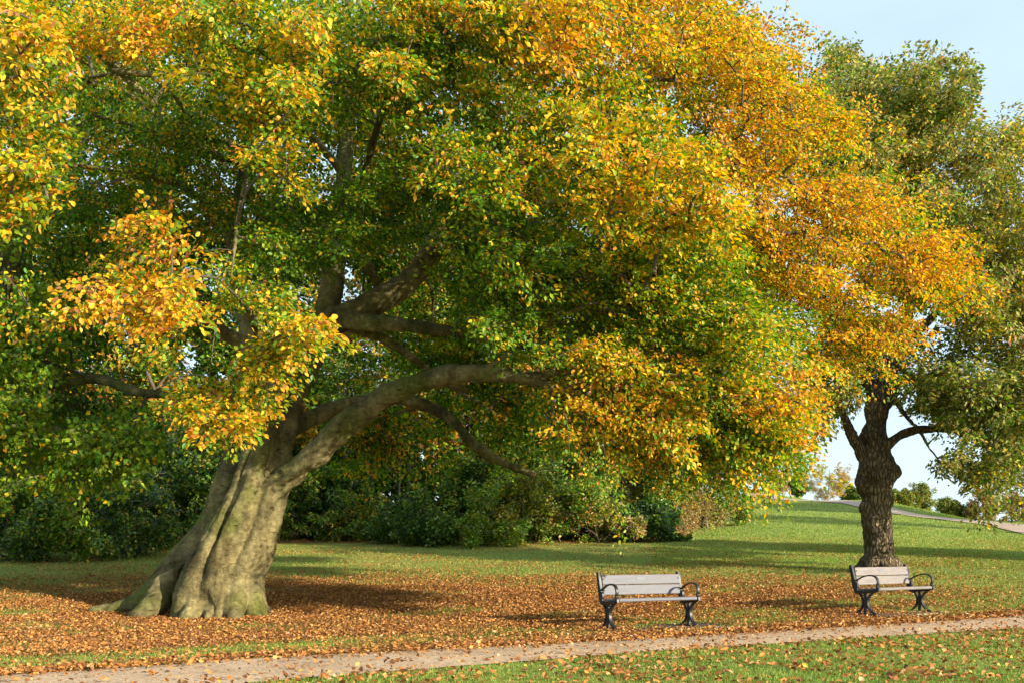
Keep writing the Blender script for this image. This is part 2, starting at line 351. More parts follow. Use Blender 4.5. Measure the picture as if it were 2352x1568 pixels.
def build_paths():
    M = gravel_mat('path gravel', (.41, .295, .185), (.53, .39, .255), (.60, .46, .315))
    X = np.arange(-30, 40, .12); lo = path_lo(X); up = path_up(X); q = np.stack([X, X * 0], 1)
    lo = lo + .09 * vnoise(q * 4.2, 31, 5); up = up + .10 * vnoise(q * 1.8, 32, 4); t = np.linspace(0, 1, 9)
    Y = lo[:, None] * (1 - t) + up[:, None] * t; XX = np.repeat(X[:, None], 9, 1); Z = terr(XX, Y) + .006 + .012 * (1 - (2 * t - 1) ** 2)[None]
    V = np.stack([XX, Y, Z], -1).reshape(-1, 3); i = np.arange(len(X) - 1)[:, None] * 9; j = np.arange(8)[None]
    Fa = np.stack([i + j, i + 9 + j, i + 9 + j + 1, i + j + 1], -1).reshape(-1, 4)
    tag(link('gravel_path', np_mesh('gravel_path', V, Fa, None, True), None, M), kind='structure')
    px = np.linspace(1560, 2900, 260); cl = np.interp(px, [1560, 1740, 2000, 2352, 2800, 2900], [90, 75, 58, 44, 35, 33]); cu = np.interp(px, [1560, 1740, 2000, 2352, 2800, 2900], [96, 80, 62.5, 48, 38.4, 36.4])
    t = np.linspace(0, 1, 9); Y = cl[:, None] * (1 - t) + cu[:, None] * t; XX = (px[:, None] - CX) / F * Y; Z = terr(XX, Y) + .04
    V = np.stack([XX, Y, Z], -1).reshape(-1, 3); i = np.arange(len(px) - 1)[:, None] * 9
    Fa = np.stack([i + j, i + 9 + j, i + 9 + j + 1, i + j + 1], -1).reshape(-1, 4)
    M2 = gravel_mat('hill path tarmac', (.34, .25, .19), (.43, .33, .255), (.50, .39, .31))
    tag(link('hill_path', np_mesh('hill_path', V, Fa, None, True), None, M2), kind='structure')

def build_litter():
    rng = np.random.default_rng(5); n = 1250000
    Y = np.sqrt(rng.uniform(7.5 ** 2, 40 ** 2, n * 1)); X = rng.uniform(-.58, .60, n) * Y
    keep = rng.uniform(0, 1, n) < litter(X, Y) * np.where(Y < path_lo(X) + .05, .42, 1.) * np.where(Y > 24, .7, 1.); X = X[keep]; Y = Y[keep]
    k = len(X); onp = (Y < path_up(X)) & (Y > path_lo(X))
    Z = terr(X, Y) + rng.uniform(.004, .03, k) + np.where(onp, .016, .012)
    pos = np.stack([X, Y, Z], 1); a = rng.uniform(0, 6.283, k); d = nrm(np.stack([np.cos(a), np.sin(a), rng.normal(.1, .38, k)], 1))
    nn = np.array([0, 0, 1.]) + rng.normal(0, .6, (k, 3)); nn = nrm(nn - d * np.sum(nn * d, 1, keepdims=True))
    ln = np.where(Y < path_lo(X), .056, np.where(Y < path_up(X) + .5, .048, .037)) * rng.uniform(.5, 1.5, k); V, Fa, kk = leaf_faces(pos, d, nn, ln, ln * .66, rng.normal(.2, .14, (k, 1)), True)
    fp = np.array([(.46, .215, .055), (.36, .150, .038), (.54, .29, .09), (.24, .095, .03), (.58, .38, .06), (.15, .065, .028), (.50, .33, .17)])
    c = np.where((Y < path_lo(X))[:, None], fp[rng.choice(7, k, p=[.26, .26, .08, .22, .02, .12, .04])], fp[rng.choice(7, k, p=[.27, .23, .11, .17, .02, .15, .05])]) * rng.uniform(.75, 1.2, (k, 1))
    tag(link('fallen_leaves', np_mesh('fallen_leaves', V, Fa, np.repeat(c, kk, 0)), None, M_FALL), 'orange and brown fallen leaves strewn over the lawn and path edge', 'fallen leaves', kind='stuff')
def build_grass():
    rng = np.random.default_rng(6); n = 340000
    px = rng.uniform(-160, 2520, n); py = HY + 8 + 325 * rng.uniform(0, 1, n) ** .8
    Yt = np.linspace(6.5, 48, 1500); yy = HY - (terr(Yt * 0 - 2, Yt) - HC) / Yt * F; o = np.argsort(yy); Y = np.interp(py, yy[o], Yt[o]); Y += rng.uniform(-.3, .3, n) * Y * .04
    X = (px - CX) / F * Y
    lt = litter(X, Y); onp = (Y < path_up(X) + .02 * rng.normal(size=n)) & (Y > path_lo(X) - .03 + .05 * rng.normal(size=n))
    wood = (Y > 36.5 + .05 * X) & (X < 7)
    px2 = rng.uniform(1500, 2560, 150000); Y2 = 1 / rng.uniform(1 / 92, 1 / 26, 150000); X = np.concatenate([X, (px2 - CX) / F * Y2]); Y = np.concatenate([Y, Y2]); n = len(X)
    lt = litter(X, Y); onp = (Y < path_up(X) + .02 * rng.normal(size=n)) & (Y > path_lo(X) - .03 + .05 * rng.normal(size=n)); wood = (Y > 36.5 + .05 * X) & (X < 7)
    onp |= on_slab(X, Y)
    pc = CX + F * X / Y; onp |= (Y > np.interp(pc, [1560, 1740, 2000, 2352, 2800], [90, 75, 58, 44, 35]) + .15) & (Y < np.interp(pc, [1560, 1740, 2000, 2352, 2800], [96, 80, 62.5, 48, 38.4]) - .15)
    keep = (~onp) & (~wood) & (rng.uniform(0, 1, n) > np.clip(lt * 1.15, 0, .985)); X = X[keep]; Y = Y[keep]; k = len(X)
    p = np.stack([X, Y, terr(X, Y) - .012], 1); q = p[:, :2]; h = (.035 + .0008 * np.minimum(Y, 55)) * rng.uniform(.5, 1.35, k) * (1 + .35 * vnoise(q * .8, 41)); w = .00042 * np.minimum(Y, 60) + .0025
    a = rng.uniform(0, 6.283, k); s = np.stack([np.cos(a), np.sin(a), a * 0], 1); lean = rng.normal(0, .45, (k, 3)); lean[:, 2] = 1; lean = nrm(lean)
    tip = p + lean * h[:, None]; V = np.stack([p - s * w[:, None], p + s * w[:, None], tip], 1).reshape(-1, 3); Fa = np.arange(k * 3).reshape(-1, 3)
    gp = np.array([(.155, .265, .042), (.235, .320, .055), (.310, .350, .075), (.38, .36, .12)]); v = np.clip(.5 + .6 * vnoise(q * .45, 44) + .4 * vnoise(q * 1.7, 45), 0, 1)[:, None]; c = gp[rng.choice(4, k, p=[.34, .38, .2, .08])] * rng.uniform(.7, 1.25, (k, 1)) * (np.array([.82, .95, .9]) * (1 - v) + np.array([1.2, 1.06, 1.1]) * v)
    tag(link('grass', np_mesh('grass', V, Fa, np.repeat(c, 3, 0)), None, M_GRASS), 'short green lawn grass with leaf litter between blades', 'grass', kind='stuff')

# ================================================================== BENCHES
def bench_mats():
    m, nt, out = mat('black cast iron'); L = nt.links
    b = N(nt, 'ShaderNodeBsdfPrincipled', Roughness=.46); b.inputs['Base Color'].default_value = (.011, .013, .016, 1)
    n = N(nt, 'ShaderNodeTexNoise', Scale=60., Detail=4.); tc = N(nt, 'ShaderNodeTexCoord'); L.new(tc.outputs['Object'], n.inputs[0])
    bp = N(nt, 'ShaderNodeBump', Strength=.15, Distance=.01); L.new(n.outputs[0], bp.inputs['Height']); L.new(bp.outputs[0], b.inputs['Normal']); L.new(b.outputs[0], out.inputs[0]); iron = m
    woods = []
    for nm, a, c2, c3 in (('silvered bench wood', (.122, .126, .148), (.165, .169, .192), .35), ('weathered grained wood', (.125, .108, .10), (.215, .195, .185), .75)):
        m, nt, out = mat(nm); L = nt.links; tc = N(nt, 'ShaderNodeTexCoord'); mp = N(nt, 'ShaderNodeMapping'); mp.inputs['Scale'].default_value = (1.2, 14, 22); L.new(tc.outputs['Object'], mp.inputs[0])
        n = N(nt, 'ShaderNodeTexNoise', Scale=3.2, Detail=8., Roughness=.65, Distortion=.8); L.new(mp.outputs[0], n.inputs[0]); c = ramp(nt, n.outputs[0], [(.34, a), (.6, c2)])
        n2 = N(nt, 'ShaderNodeTexNoise', Scale=38., Detail=5., Roughness=.7); L.new(tc.outputs['Object'], n2.inputs[0]); n3 = N(nt, 'ShaderNodeTexNoise', Scale=3.5, Detail=4.); L.new(tc.outputs['Object'], n3.inputs[0])
        mu = N(nt, 'ShaderNodeMath', operation='MULTIPLY'); L.new(n2.outputs[0], mu.inputs[0]); L.new(n3.outputs[0], mu.inputs[1])
        sp = ramp(nt, mu.outputs[0], [(.30, (0, 0, 0)), (.40, (1, 1, 1))]); ms = N(nt, 'ShaderNodeMath', operation='MULTIPLY'); L.new(sp, ms.inputs[0]); ms.inputs[1].default_value = c3; c = mixc(nt, ms.outputs[0], c, (.16, .14, .12))
        b = N(nt, 'ShaderNodeBsdfPrincipled', Roughness=.7); L.new(c, b.inputs['Base Color']); bp = N(nt, 'ShaderNodeBump', Strength=.25, Distance=.01); L.new(n.outputs[0], bp.inputs['Height']); L.new(bp.outputs[0], b.inputs['Normal']); L.new(b.outputs[0], out.inputs[0]); woods.append(m)
    m, nt, out = mat('brushed plaque metal'); b = N(nt, 'ShaderNodeBsdfPrincipled', Roughness=.6, Metallic=0.); b.inputs['Base Color'].default_value = (.55, .57, .62, 1)
    n = N(nt, 'ShaderNodeTexNoise', Scale=90., Detail=3.); nt.links.new(ramp(nt, n.outputs[0], [(.3, (.11, .12, .14)), (.7, (.15, .165, .19))]), b.inputs['Base Color']); nt.links.new(b.outputs[0], out.inputs[0])
    return iron, woods, m
class Rib:
    """bars of chamfered section swept along a curve in the bench's y-z plane"""
    def __init__(s): s.V = []; s.F = []; s.n = 0
    def bar(s, pts, w, t, x0=0., k=6):
        q = smooth_path(np.array([(*p, ww) for p, ww in zip(pts, w if hasattr(w, '__len__') else [w] * len(pts))]), k); n = len(q)
        tan = np.gradient(q[:, :2], axis=0); tan /= np.linalg.norm(tan, axis=1)[:, None]; nr = np.stack([-tan[:, 1], tan[:, 0]], 1)
        c = .28; sec = [(-1, -1 + c), (-1 + c * .8, -1), (1 - c * .8, -1), (1, -1 + c), (1, 1 - c), (1 - c * .8, 1), (-1 + c * .8, 1), (-1, 1 - c)]
        V = []
        for i in range(n):
            for a, b in sec: V.append((x0 + b * t / 2, *(q[i, :2] + nr[i] * a * q[i, 2] / 2)))
        b = s.n; V = np.array(V); i = np.arange(n - 1)[:, None] * 8; j = np.arange(8)[None]; j2 = (j + 1) % 8
        s.V.append(V); s.F.append(np.stack([i + j, i + j2, i + 8 + j2, i + 8 + j], -1).reshape(-1, 4) + b)
        for o, rev in ((0, 1), ((n - 1) * 8, 0)):
            r = [b + o + z for z in range(8)]; r = r[::-1] if rev else r; s.F.append(np.array([[r[0], r[1], r[2], r[3]], [r[0], r[3], r[4], r[7]], [r[4], r[5], r[6], r[7]]]))
        s.n += len(V)
    def obj(s, name, m, parent): 
        me = np_mesh(name, np.concatenate(s.V), np.concatenate(s.F))
        bm = bmesh.new(); bm.from_mesh(me); bmesh.ops.recalc_face_normals(bm, faces=bm.faces); bm.to_mesh(me); bm.free(); return link(name, me, parent, m)
def slat(name, L, prof_c, ang, h, t, m, parent, r=.012):
    """rounded board: length along x, h along its face, t thick, turned by ang about x"""
    bm = bmesh.new(); bmesh.ops.create_cube(bm, size=1); bmesh.ops.scale(bm, vec=(L, t, h), verts=bm.verts)
    bmesh.ops.bevel(bm, geom=bm.edges[:], offset=r, segments=3, affect='EDGES', profile=.5)
    me = bpy.data.meshes.new(name); bm.to_mesh(me); bm.free()
    for p in me.polygons: p.use_smooth = False
    o = link(name, me, parent, m); o.location = (0, prof_c[0], prof_c[1]); o.rotation_euler = (ang, 0, 0); return o
def disc(name, loc, r, th, m, parent):
    bm = bmesh.new(); bmesh.ops.create_cone(bm, cap_ends=True, segments=14, radius1=r, radius2=r * .8, depth=th); me = bpy.data.meshes.new(name); bm.to_mesh(me); bm.free()
    o = link(name, me, parent, m); o.location = loc; o.rotation_euler = (math.pi / 2, 0, 0); return o
def make_bench(loc, rz, wood, iron, plaque_m, label):
    root = thing('park_bench', loc, label, 'bench', 'cast iron park benches beside the path', rz); hl = .72
    a = math.radians(-11)
    for k, z in ((0, .565), (1, .722)):
        y = .205 + (z - .50) * .195
        b = slat('backrest_slat', 2 * hl - .05, (y, z), a, .150, .034, wood, root)
        if k:
            pl = slat('plaque', .135, (0, 0), 0, .046, .004, plaque_m, b, .0012); pl.location = (-.02, -.0195, .012)
    for y, z, w in ((-.235, .437, .09), (-.125, .432, .105), (-.005, .424, .105), (.11, .416, .10)):
        slat('seat_slat', 2 * hl - .05, (y, z), math.radians(4) + math.pi / 2, w, .038 if y > -.2 else .05, wood, root, .012 if y > -.2 else .02)
    for sx in (-1, 1):
        x = sx * hl
        fr = Rib(); fr.bar([(.315, .835), (.295, .76), (.262, .63), (.235, .52), (.205, .42), (.175, .355)], [.05, .066, .07, .085, .075, .05], .052, x)
        fr.bar([(.20, .375), (.10, .372), (-.02, .382), (-.14, .402), (-.245, .425)], [.07, .055, .05, .052, .05], .048, x); fo = fr.obj('side_frame', iron, root)
        ar = Rib(); ar.bar([(.245, .545), (.19, .575), (.09, .625), (-.02, .66), (-.12, .668), (-.205, .645), (-.25, .595), (-.258, .54), (-.24, .49), (-.262, .445), (-.272, .40)], [.045, .024, .019, .020, .023, .026, .028, .028, .034, .048, .044], .046, x)
        ar.bar([(.23, .54), (.175, .52), (.165, .475), (.175, .42), (.16, .39)], [.03, .028, .03, .034, .03], .046, x); ar.obj('armrest', iron, root)
        lg = Rib(); lg.bar([(-.235, .405), (-.165, .375), (-.10, .325), (-.055, .26), (-.045, .19), (-.07, .12), (-.13, .055), (-.225, .012)], [.026, .030, .030, .034, .036, .034, .029, .022], .055, x)
        lg.bar([(.19, .375), (.125, .345), (.075, .295), (.048, .235), (.045, .175), (.07, .105), (.12, .05), (.18, .012)], [.026, .029, .029, .032, .034, .031, .027, .022], .05, x)
        lg.bar([(.0, .39), (.0, .2), (.0, .0)], .052, .036, x); lg.bar([(-.255, .008), (.21, .008)], .016, .06, x); lg.obj('leg', iron, root)
        for z in (.735, .56):
            disc('bolt', (x - sx * .045, .205 + (z - .50) * .195 - .02, z), .013, .012, iron, fo)
    return root
def build_benches():
    iron, woods, pm = bench_mats()
    labs = ['black iron bench with smooth pale silver slats between the beech and the oak', 'black iron bench with grained brownish slats in front of the oak trunk']
    asp = gravel_mat('dark slab tarmac', (.07, .06, .055), (.10, .088, .08), (.14, .12, .11)); con = gravel_mat('pale kerb concrete', (.34, .31, .27), (.42, .385, .34), (.5, .46, .4))
    slabs = ['dark tarmac slab with pale edging under the pale silver bench', 'brown tarmac slab with pale edging under the grained bench by the oak']
    for k, (x, y, a) in enumerate(BENCHES):
        z = tz(x, y) - .003
        make_bench((x, y, z + .012), a, woods[k], iron, pm, labs[k])
        r = thing('paving_slab', (x, y, z), slabs[k], 'paving', 'paving slabs under the benches', a)
        bm = bmesh.new(); bmesh.ops.create_cube(bm, size=1); bmesh.ops.scale(bm, vec=(2.1, .74, .05), verts=bm.verts); bmesh.ops.translate(bm, vec=(.25, .0, -.014), verts=bm.verts); bmesh.ops.bevel(bm, geom=bm.edges[:], offset=.008, segments=1, affect='EDGES')
        me = bpy.data.meshes.new('slab_top'); bm.to_mesh(me); bm.free(); link('slab_top', me, r, asp)
        bm = bmesh.new(); bmesh.ops.create_cube(bm, size=1); bmesh.ops.scale(bm, vec=(1.1, .05, .07), verts=bm.verts); bmesh.ops.translate(bm, vec=(.62, -.397, -.022), verts=bm.verts); bmesh.ops.bevel(bm, geom=bm.edges[:], offset=.008, segments=1, affect='EDGES')
        me = bpy.data.meshes.new('edging'); bm.to_mesh(me); bm.free(); link('edging', me, r, con)

# ================================================================== THE BEECH
def build_beech():
    rng = np.random.default_rng(21); Y0 = 17.3; T = Tubes(); nodes = []; rad = []
    stems = [
        [(205, 1402, .2, 7), (280, 1391, .2, 15), (345, 1368, .25, 29), (397, 1328, .3, 40), (442, 1275, .38, 38), (494, 1197, .42, 37), (528, 1120, .42, 35), (546, 1040, .4, 33), (560, 940, .35, 29), (575, 850, .35, 26), (570, 750, .5, 23), (535, 640, .8, 19), (540, 520, 1., 16), (560, 380, 1., 12)],
        [(420, 1432, -.5, 28), (448, 1360, -.45, 43), (497, 1275, -.38, 47), (541, 1200, -.3, 46), (570, 1123, -.25, 38), (590, 1048, -.15, 35), (605, 973, -.1, 31), (630, 910, 0, 30), (668, 848, .1, 30), (712, 786, .1, 31), (772, 738, .1, 31), (850, 702, .1, 29), (930, 655, .1, 27), (985, 590, .2, 25), (1015, 530, .3, 22), (1090, 490, .3, 18), (1200, 510, .1, 15), (1330, 560, -.3, 11), (1450, 620, -.7, 7)],
        [(533, 1428, -.3, 28), (535, 1347, -.25, 39), (579, 1272, -.2, 39), (607, 1197, -.2, 34), (624, 1130, -.22, 30), (652, 1098, -.28, 29), (692, 1073, -.35, 31), (737, 1030, -.45, 31), (790, 980, -.55, 30), (860, 925, -.7, 27), (940, 885, -.9, 24), (1020, 862, -1.2, 22), (1110, 857, -1.5, 20), (1200, 867, -1.8, 17), (1290, 905, -2.1, 11), (1370, 950, -2.4, 6)],
        [(575, 1310, .1, 40), (606, 1190, .1, 39), (632, 1100, .1, 33), (646, 1040, .15, 24), (662, 973, .15, 24), (682, 900, .2, 25), (716, 820, .25, 27), (750, 720, .3, 28), (766, 620, .4, 26), (778, 520, .5, 24), (790, 400, .7, 21), (800, 250, 1, 17), (830, 100, 1.3, 13), (850, -60, 1.5, 9)]]
    limbs = [
        [(735, 765, .1, 20), (800, 740, 0, 18), (900, 745, -.2, 17), (1000, 757, -.4, 15), (1100, 772, -.6, 12), (1220, 800, -.9, 8), (1330, 850, -1.3, 5)],
        [(760, 745, .3, 14), (840, 760, .4, 13), (910, 795, .5, 12), (960, 830, .6, 10), (1010, 866, .8, 7), (1080, 900, 1.2, 4)],
        [(672, 985, .3, 20), (750, 945, .8, 18), (830, 925, 1.2, 17), (920, 915, 1.6, 15), (1000, 940, 1.6, 13), (1045, 972, 1.4, 12), (1100, 1030, 1.2, 11), (1160, 1064, 1.1, 10), (1229, 1090, 1.0, 9)],
        [(760, 640, .4, 18), (790, 560, .2, 14), (820, 480, -.2, 11), (850, 350, -.8, 9), (900, 200, -1.6, 7), (960, 60, -2.4, 5)],
        [(870, 660, .1, 9), (845, 610, -.1, 8), (815, 560, -.3, 6), (830, 500, -.5, 5), (880, 430, -.8, 3.5)],
        [(1010, 540, .3, 20), (1080, 440, 0, 15), (1200, 370, -.6, 12), (1380, 322, -1.2, 10), (1500, 345, -1.6, 8), (1640, 378, -1.8, 6), (1780, 400, -1.6, 4)],
        [(1380, 322, -1.2, 8), (1470, 370, -1.6, 6), (1560, 425, -2, 4), (1650, 500, -2.2, 3)],
        [(1200, 370, -.6, 9), (1300, 250, -.2, 8), (1450, 150, .3, 6), (1600, 80, .8, 4)],
        [(1090, 490, .3, 14), (1250, 470, .8, 11), (1450, 470, 1.2, 9), (1650, 500, 1.4, 7), (1850, 560, 1.4, 5), (2020, 620, 1.2, 3)],
        [(790, 400, .7, 14), (700, 300, 0, 11), (600, 200, -.8, 8), (500, 60, -1.5, 5)],
        [(575, 800, .4, 18), (480, 740, -.3, 13), (400, 640, -1.6, 10), (330, 600, -2.8, 7), (250, 620, -3.8, 5)],
        [(620, 980, -.1, 18), (600, 860, -1.4, 12), (590, 760, -2.8, 9), (560, 700, -3.8, 6), (500, 640, -4.4, 4)],
        [(560, 380, 1., 11), (450, 330, .4, 10), (330, 215, -.4, 11), (250, 140, -.9, 12), (150, 45, -1.5, 10), (80, -40, -2, 7)],
        [(540, 520, 1., 12), (420, 430, .2, 9), (300, 400, -1, 7), (150, 380, -2.4, 5), (60, 400, -3.6, 4)],
        [(250, 160, -.8, 8), (350, 172, -1, 6), (430, 158, -1.6, 4), (520, 110, -2, 2.5)], [(310, 92, -1.6, 3), (352, 180, -2, 4), (412, 236, -1.6, 5), (450, 330, -.4, 6)],
        [(200, 262, -1.8, 3), (280, 282, -1.4, 5), (360, 306, -1, 6), (520, 326, 0, 8), (600, 380, .8, 9)], [(480, 20, .4, 7), (512, 100, .5, 9), (560, 220, .8, 11), (570, 380, 1, 12)],
        [(570, 400, -1, 4), (548, 480, -2.4, 4), (540, 560, -3.2, 4), (528, 650, -3.6, 3), (500, 740, -3.8, 2)], [(740, 210, .4, 6), (820, 172, -.4, 5), (940, 150, -1, 3)],
        [(1040, 520, -.4, 6), (1120, 620, -1.6, 5), (1190, 700, -2, 5), (1240, 760, -2.2, 4.5), (1272, 830, -2.4, 3.5), (1262, 900, -2.5, 2)], [(1110, 380, -1.4, 4), (1150, 520, -2, 4), (1175, 640, -2.3, 3.5), (1190, 720, -2.4, 2.5)],
        [(1100, 857, -1.5, 9), (1180, 800, -2, 7), (1260, 740, -2.6, 5), (1350, 700, -3, 3)],
        [(1200, 867, -1.8, 9), (1330, 850, -2.2, 8), (1480, 860, -2.6, 6), (1620, 900, -2.9, 4), (1740, 980, -3, 3)]]
    roots = [[(510, 1270, -.25, 24), (470, 1365, -.45, 38), (440, 1414, -.75, 24), (400, 1434, -1., 8)], [(575, 1270, -.05, 20), (566, 1345, -.22, 34), (582, 1394, -.35, 22), (622, 1426, -.4, 8)], [(540, 1280, -.2, 20), (540, 1360, -.42, 32), (535, 1410, -.75, 20), (552, 1442, -.95, 8)],
             [(520, 1270, -.3, 20), (502, 1360, -.5, 30), (488, 1416, -.8, 20), (468, 1444, -1.05, 8)], [(440, 1280, .2, 22), (385, 1345, .0, 34), (345, 1394, -.45, 22), (295, 1424, -.7, 8)], [(590, 1260, .1, 20), (575, 1345, .1, 32), (600, 1395, .15, 20), (635, 1412, .2, 8)]]
    limbs_to(T, Y0, stems, 5, 18, nodes, rad, 30); limbs_to(T, Y0, limbs, 5, 10, nodes, rad, 8); limbs_to(T, Y0, roots, 4, 12)
    g = ground_px(490, 1412); root = thing('beech_tree', (g[0], g[1], g[2]), 'huge leaning autumn beech with fluted trunk and low spreading limbs', 'tree')
    tr = fuse(T.mesh('trunk'), .028, 3, ((.6, .10), (.16, .045)))
    # long twisting flutes and folds down the old trunk
    nv = len(tr.vertices); co = np.empty(nv * 3, np.float32); tr.vertices.foreach_get('co', co); co = co.reshape(-1, 3).astype(float); nr = np.empty(nv * 3, np.float32); tr.vertex_normals.foreach_get('vector', nr); nr = nr.reshape(-1, 3)
    ax_ = np.array([P(a, b, Y0) for a, b in ((440, 1440), (492, 1330), (535, 1230), (572, 1120), (612, 1000), (660, 880))]); z = co[:, 2]
    cx = np.interp(z, ax_[:, 2], ax_[:, 0]); th = np.arctan2(co[:, 1] - Y0, co[:, 0] - cx); rr = np.hypot(co[:, 1] - Y0, co[:, 0] - cx)
    wob = vnoise(np.stack([np.cos(th) * 1.2, np.sin(th) * 1.2, z * .55], 1), 17, 3)
    g1 = np.abs(np.sin(th * 2.5 + z * .45 + 2.6 * wob)); g2 = np.abs(np.sin(th * 8 - z * .5 + 3 * wob + 1))
    fade = np.clip((4.0 - z) / 1.6, 0, 1) * np.clip((1.7 - rr) / .5, 0, 1)
    dsp = (-.12 * np.exp(-(g1 / .30) ** 2) - .022 * np.exp(-(g2 / .35) ** 2) * np.clip(wob * 2 + .5, 0, 1.4) + .02) * fade
    fine = vnoise(co * np.array([5, 5, 3]), 19, 4) * .012 * np.clip((5 - z) / 2, .3, 1) + np.abs(vnoise(co * np.array([9, 9, 16]), 23, 3)) * .016 * np.clip((1.6 - z) / 1.2, 0, 1)
    co = co + nr * (dsp + fine)[:, None]; tr.vertices.foreach_set('co', co.astype(np.float32).ravel()); tr.update()
    def child(name, me, m): 
        o = link(name, me, root, m); o.matrix_parent_inverse = root.matrix_basis.inverted(); return o
    root.matrix_basis; bpy.context.view_layer.update()
    child('trunk', tr, M_BEECH)
    # (polygon read off the crown, depth range, sprays, palette weights per leaf colour)
    #            dg   g    yg   y    am   or   br
    W = lambda *a: list(a) + [0] * (11 - len(a))
    OR = W(0, .06, .19, .30, .20, .16, .09); YE = W(.03, .14, .28, .32, .13, .08, .02); YG = W(.04, .36, .42, .14, .03, .01, .00); GR = W(.16, .48, .30, .04, .01, .01); MIX = W(.07, .33, .34, .17, .05, .03, .01); DK = W(.42, .36, .12, .05, .03, .02)
    R = [([(1450, -60), (1640, -40), (1700, 10), (1840, 45), (1825, 110), (1770, 150), (1840, 220), (1950, 300), (2000, 400), (2110, 480), (2200, 600), (2180, 690), (2060, 800), (1900, 870), (1760, 800), (1700, 600), (1620, 400), (1500, 200)], 15.4, 19.2, 590, OR, .38),
         ([(1420, -60), (1640, -40), (1800, 150), (1900, 320), (1650, 420), (1480, 220)], 14.5, 17.5, 210, OR, .45),
         ([(1245, 850), (1400, 800), (1560, 800), (1620, 1080), (1480, 1062), (1340, 1030), (1240, 1010)], 13.8, 15.4, 230, YE, .35),
         ([(1540, 780), (1750, 700), (1850, 850), (1840, 1000), (1850, 1050), (1780, 1095), (1700, 1110), (1600, 1085)], 13.8, 15.8, 250, YG, .4),
         ([(1700, 820), (1855, 860), (1855, 1045), (1770, 1095), (1690, 1080)], 14.2, 16.2, 110, OR, .4),
         ([(1640, 1080), (1740, 1090), (1800, 1170), (1760, 1140), (1690, 1120)], 13.6, 14.4, 14, YE, .15),
         ([(1290, 520), (1700, 560), (1860, 800), (1700, 830), (1350, 850), (1250, 720)], 14.1, 16.6, 300, YG, .5),
         ([(1250, 520), (1640, 540), (1820, 780), (1500, 830), (1280, 760)], 14.4, 17., 170, GR, .5),
         ([(1220, 180), (1450, 160), (1720, 540), (1500, 560), (1260, 460), (1200, 380)], 12.6, 15., 230, YE, .4),
         ([(700, -60), (1460, -60), (1500, 200), (1300, 300), (1000, 250), (720, 200)], 12.8, 16.5, 300, MIX, .4),
         ([(820, -60), (1460, -60), (1600, 180), (1250, 140), (950, 90)], 13., 16., 130, OR, .4),
         ([(650, 100), (1050, 90), (1320, 250), (1280, 520), (1050, 480), (960, 430), (760, 400), (640, 280)], 12.8, 15.8, 230, [.06, .34, .32, .16, .06, .04, .02, 0, 0, 0, 0], .35),
         ([(1000, 480), (1240, 420), (1300, 800), (1180, 800), (1060, 640)], 14.2, 16.4, 130, GR, .4),
         ([(0, -60), (720, -60), (740, 190), (600, 330), (420, 120), (150, 100), (-60, 60)], 13.4, 17., 170, MIX, .4),
         ([(0, -60), (500, -60), (480, 60), (120, 120), (-60, 180)], 12.8, 15., 70, OR, .3),
         ([(420, 60), (720, 60), (740, 420), (640, 520), (520, 330)], 12.8, 15., 85, YE, .28),
         ([(-100, -60), (80, 10), (150, 120), (70, 200), (130, 420), (125, 540), (50, 700), (-100, 720)], 11., 13., 120, YE, .35),
         ([(100, 200), (560, 200), (560, 480), (140, 540)], 16., 19.5, 100, DK, .5),
         ([(100, 60), (600, 100), (640, 420), (140, 470)], 15., 18.5, 120, MIX, .4),
         ([(45, 760), (150, 660), (240, 530), (350, 490), (480, 510), (520, 580), (480, 700), (440, 790), (300, 740), (170, 765)], 12., 13.8, 74, OR, .2),
         ([(480, 600), (560, 590), (640, 640), (730, 740), (750, 800), (690, 850), (640, 920), (560, 1000), (480, 990), (400, 970), (380, 880), (440, 800), (500, 700)], 12.2, 13.8, 105, YE, .2),
         ([(1000, 570), (1300, 540), (1310, 830), (1180, 830), (1040, 730)], 14.2, 16.6, 130, GR, .45), ([(560, 420), (1000, 400), (1020, 560), (900, 640), (700, 560)], 14.5, 16.5, 90, GR, .45),
         ([(540, 540), (760, 440), (800, 560), (740, 680), (640, 620)], 14.6, 16.4, 60, GR, .35),
         ([(760, 880), (1250, 890), (1330, 1090), (1050, 1060), (900, 1090), (720, 1090)], 20., 24., 150, [.3, .36, .16, .08, .03, .01, .03, 0, 0, 0, 0], .5),
         ([(-100, -60), (1400, -60), (1300, 500), (-100, 580)], 19.4, 23.5, 330, [.2, .26, .16, .12, .1, .06, .08, 0, 0, 0, 0], .7),
         ([(620, 120), (1020, 120), (1020, 400), (620, 400)], 17.8, 21., 130, MIX, .5), ([(1180, 360), (1820, 480), (1820, 780), (1300, 640)], 17.4, 20., 190, YE, .5),
         ([(200, 480), (1000, 400), (1000, 560), (740, 640), (300, 620)], 18.5, 21.5, 170, DK, .6),
         ([(800, 560), (1300, 560), (1700, 760), (1600, 900), (1250, 860), (1000, 880), (820, 800)], 19., 22., 210, GR, .6),
         ([(-100, -60), (1700, -60), (2000, 500), (1700, 700), (300, 560), (-100, 560)], 18.5, 23., 760, [.14, .2, .16, .16, .14, .1, .08, 0, 0, 0, 0], .8)]
    cen = []; wts = []; LL = []
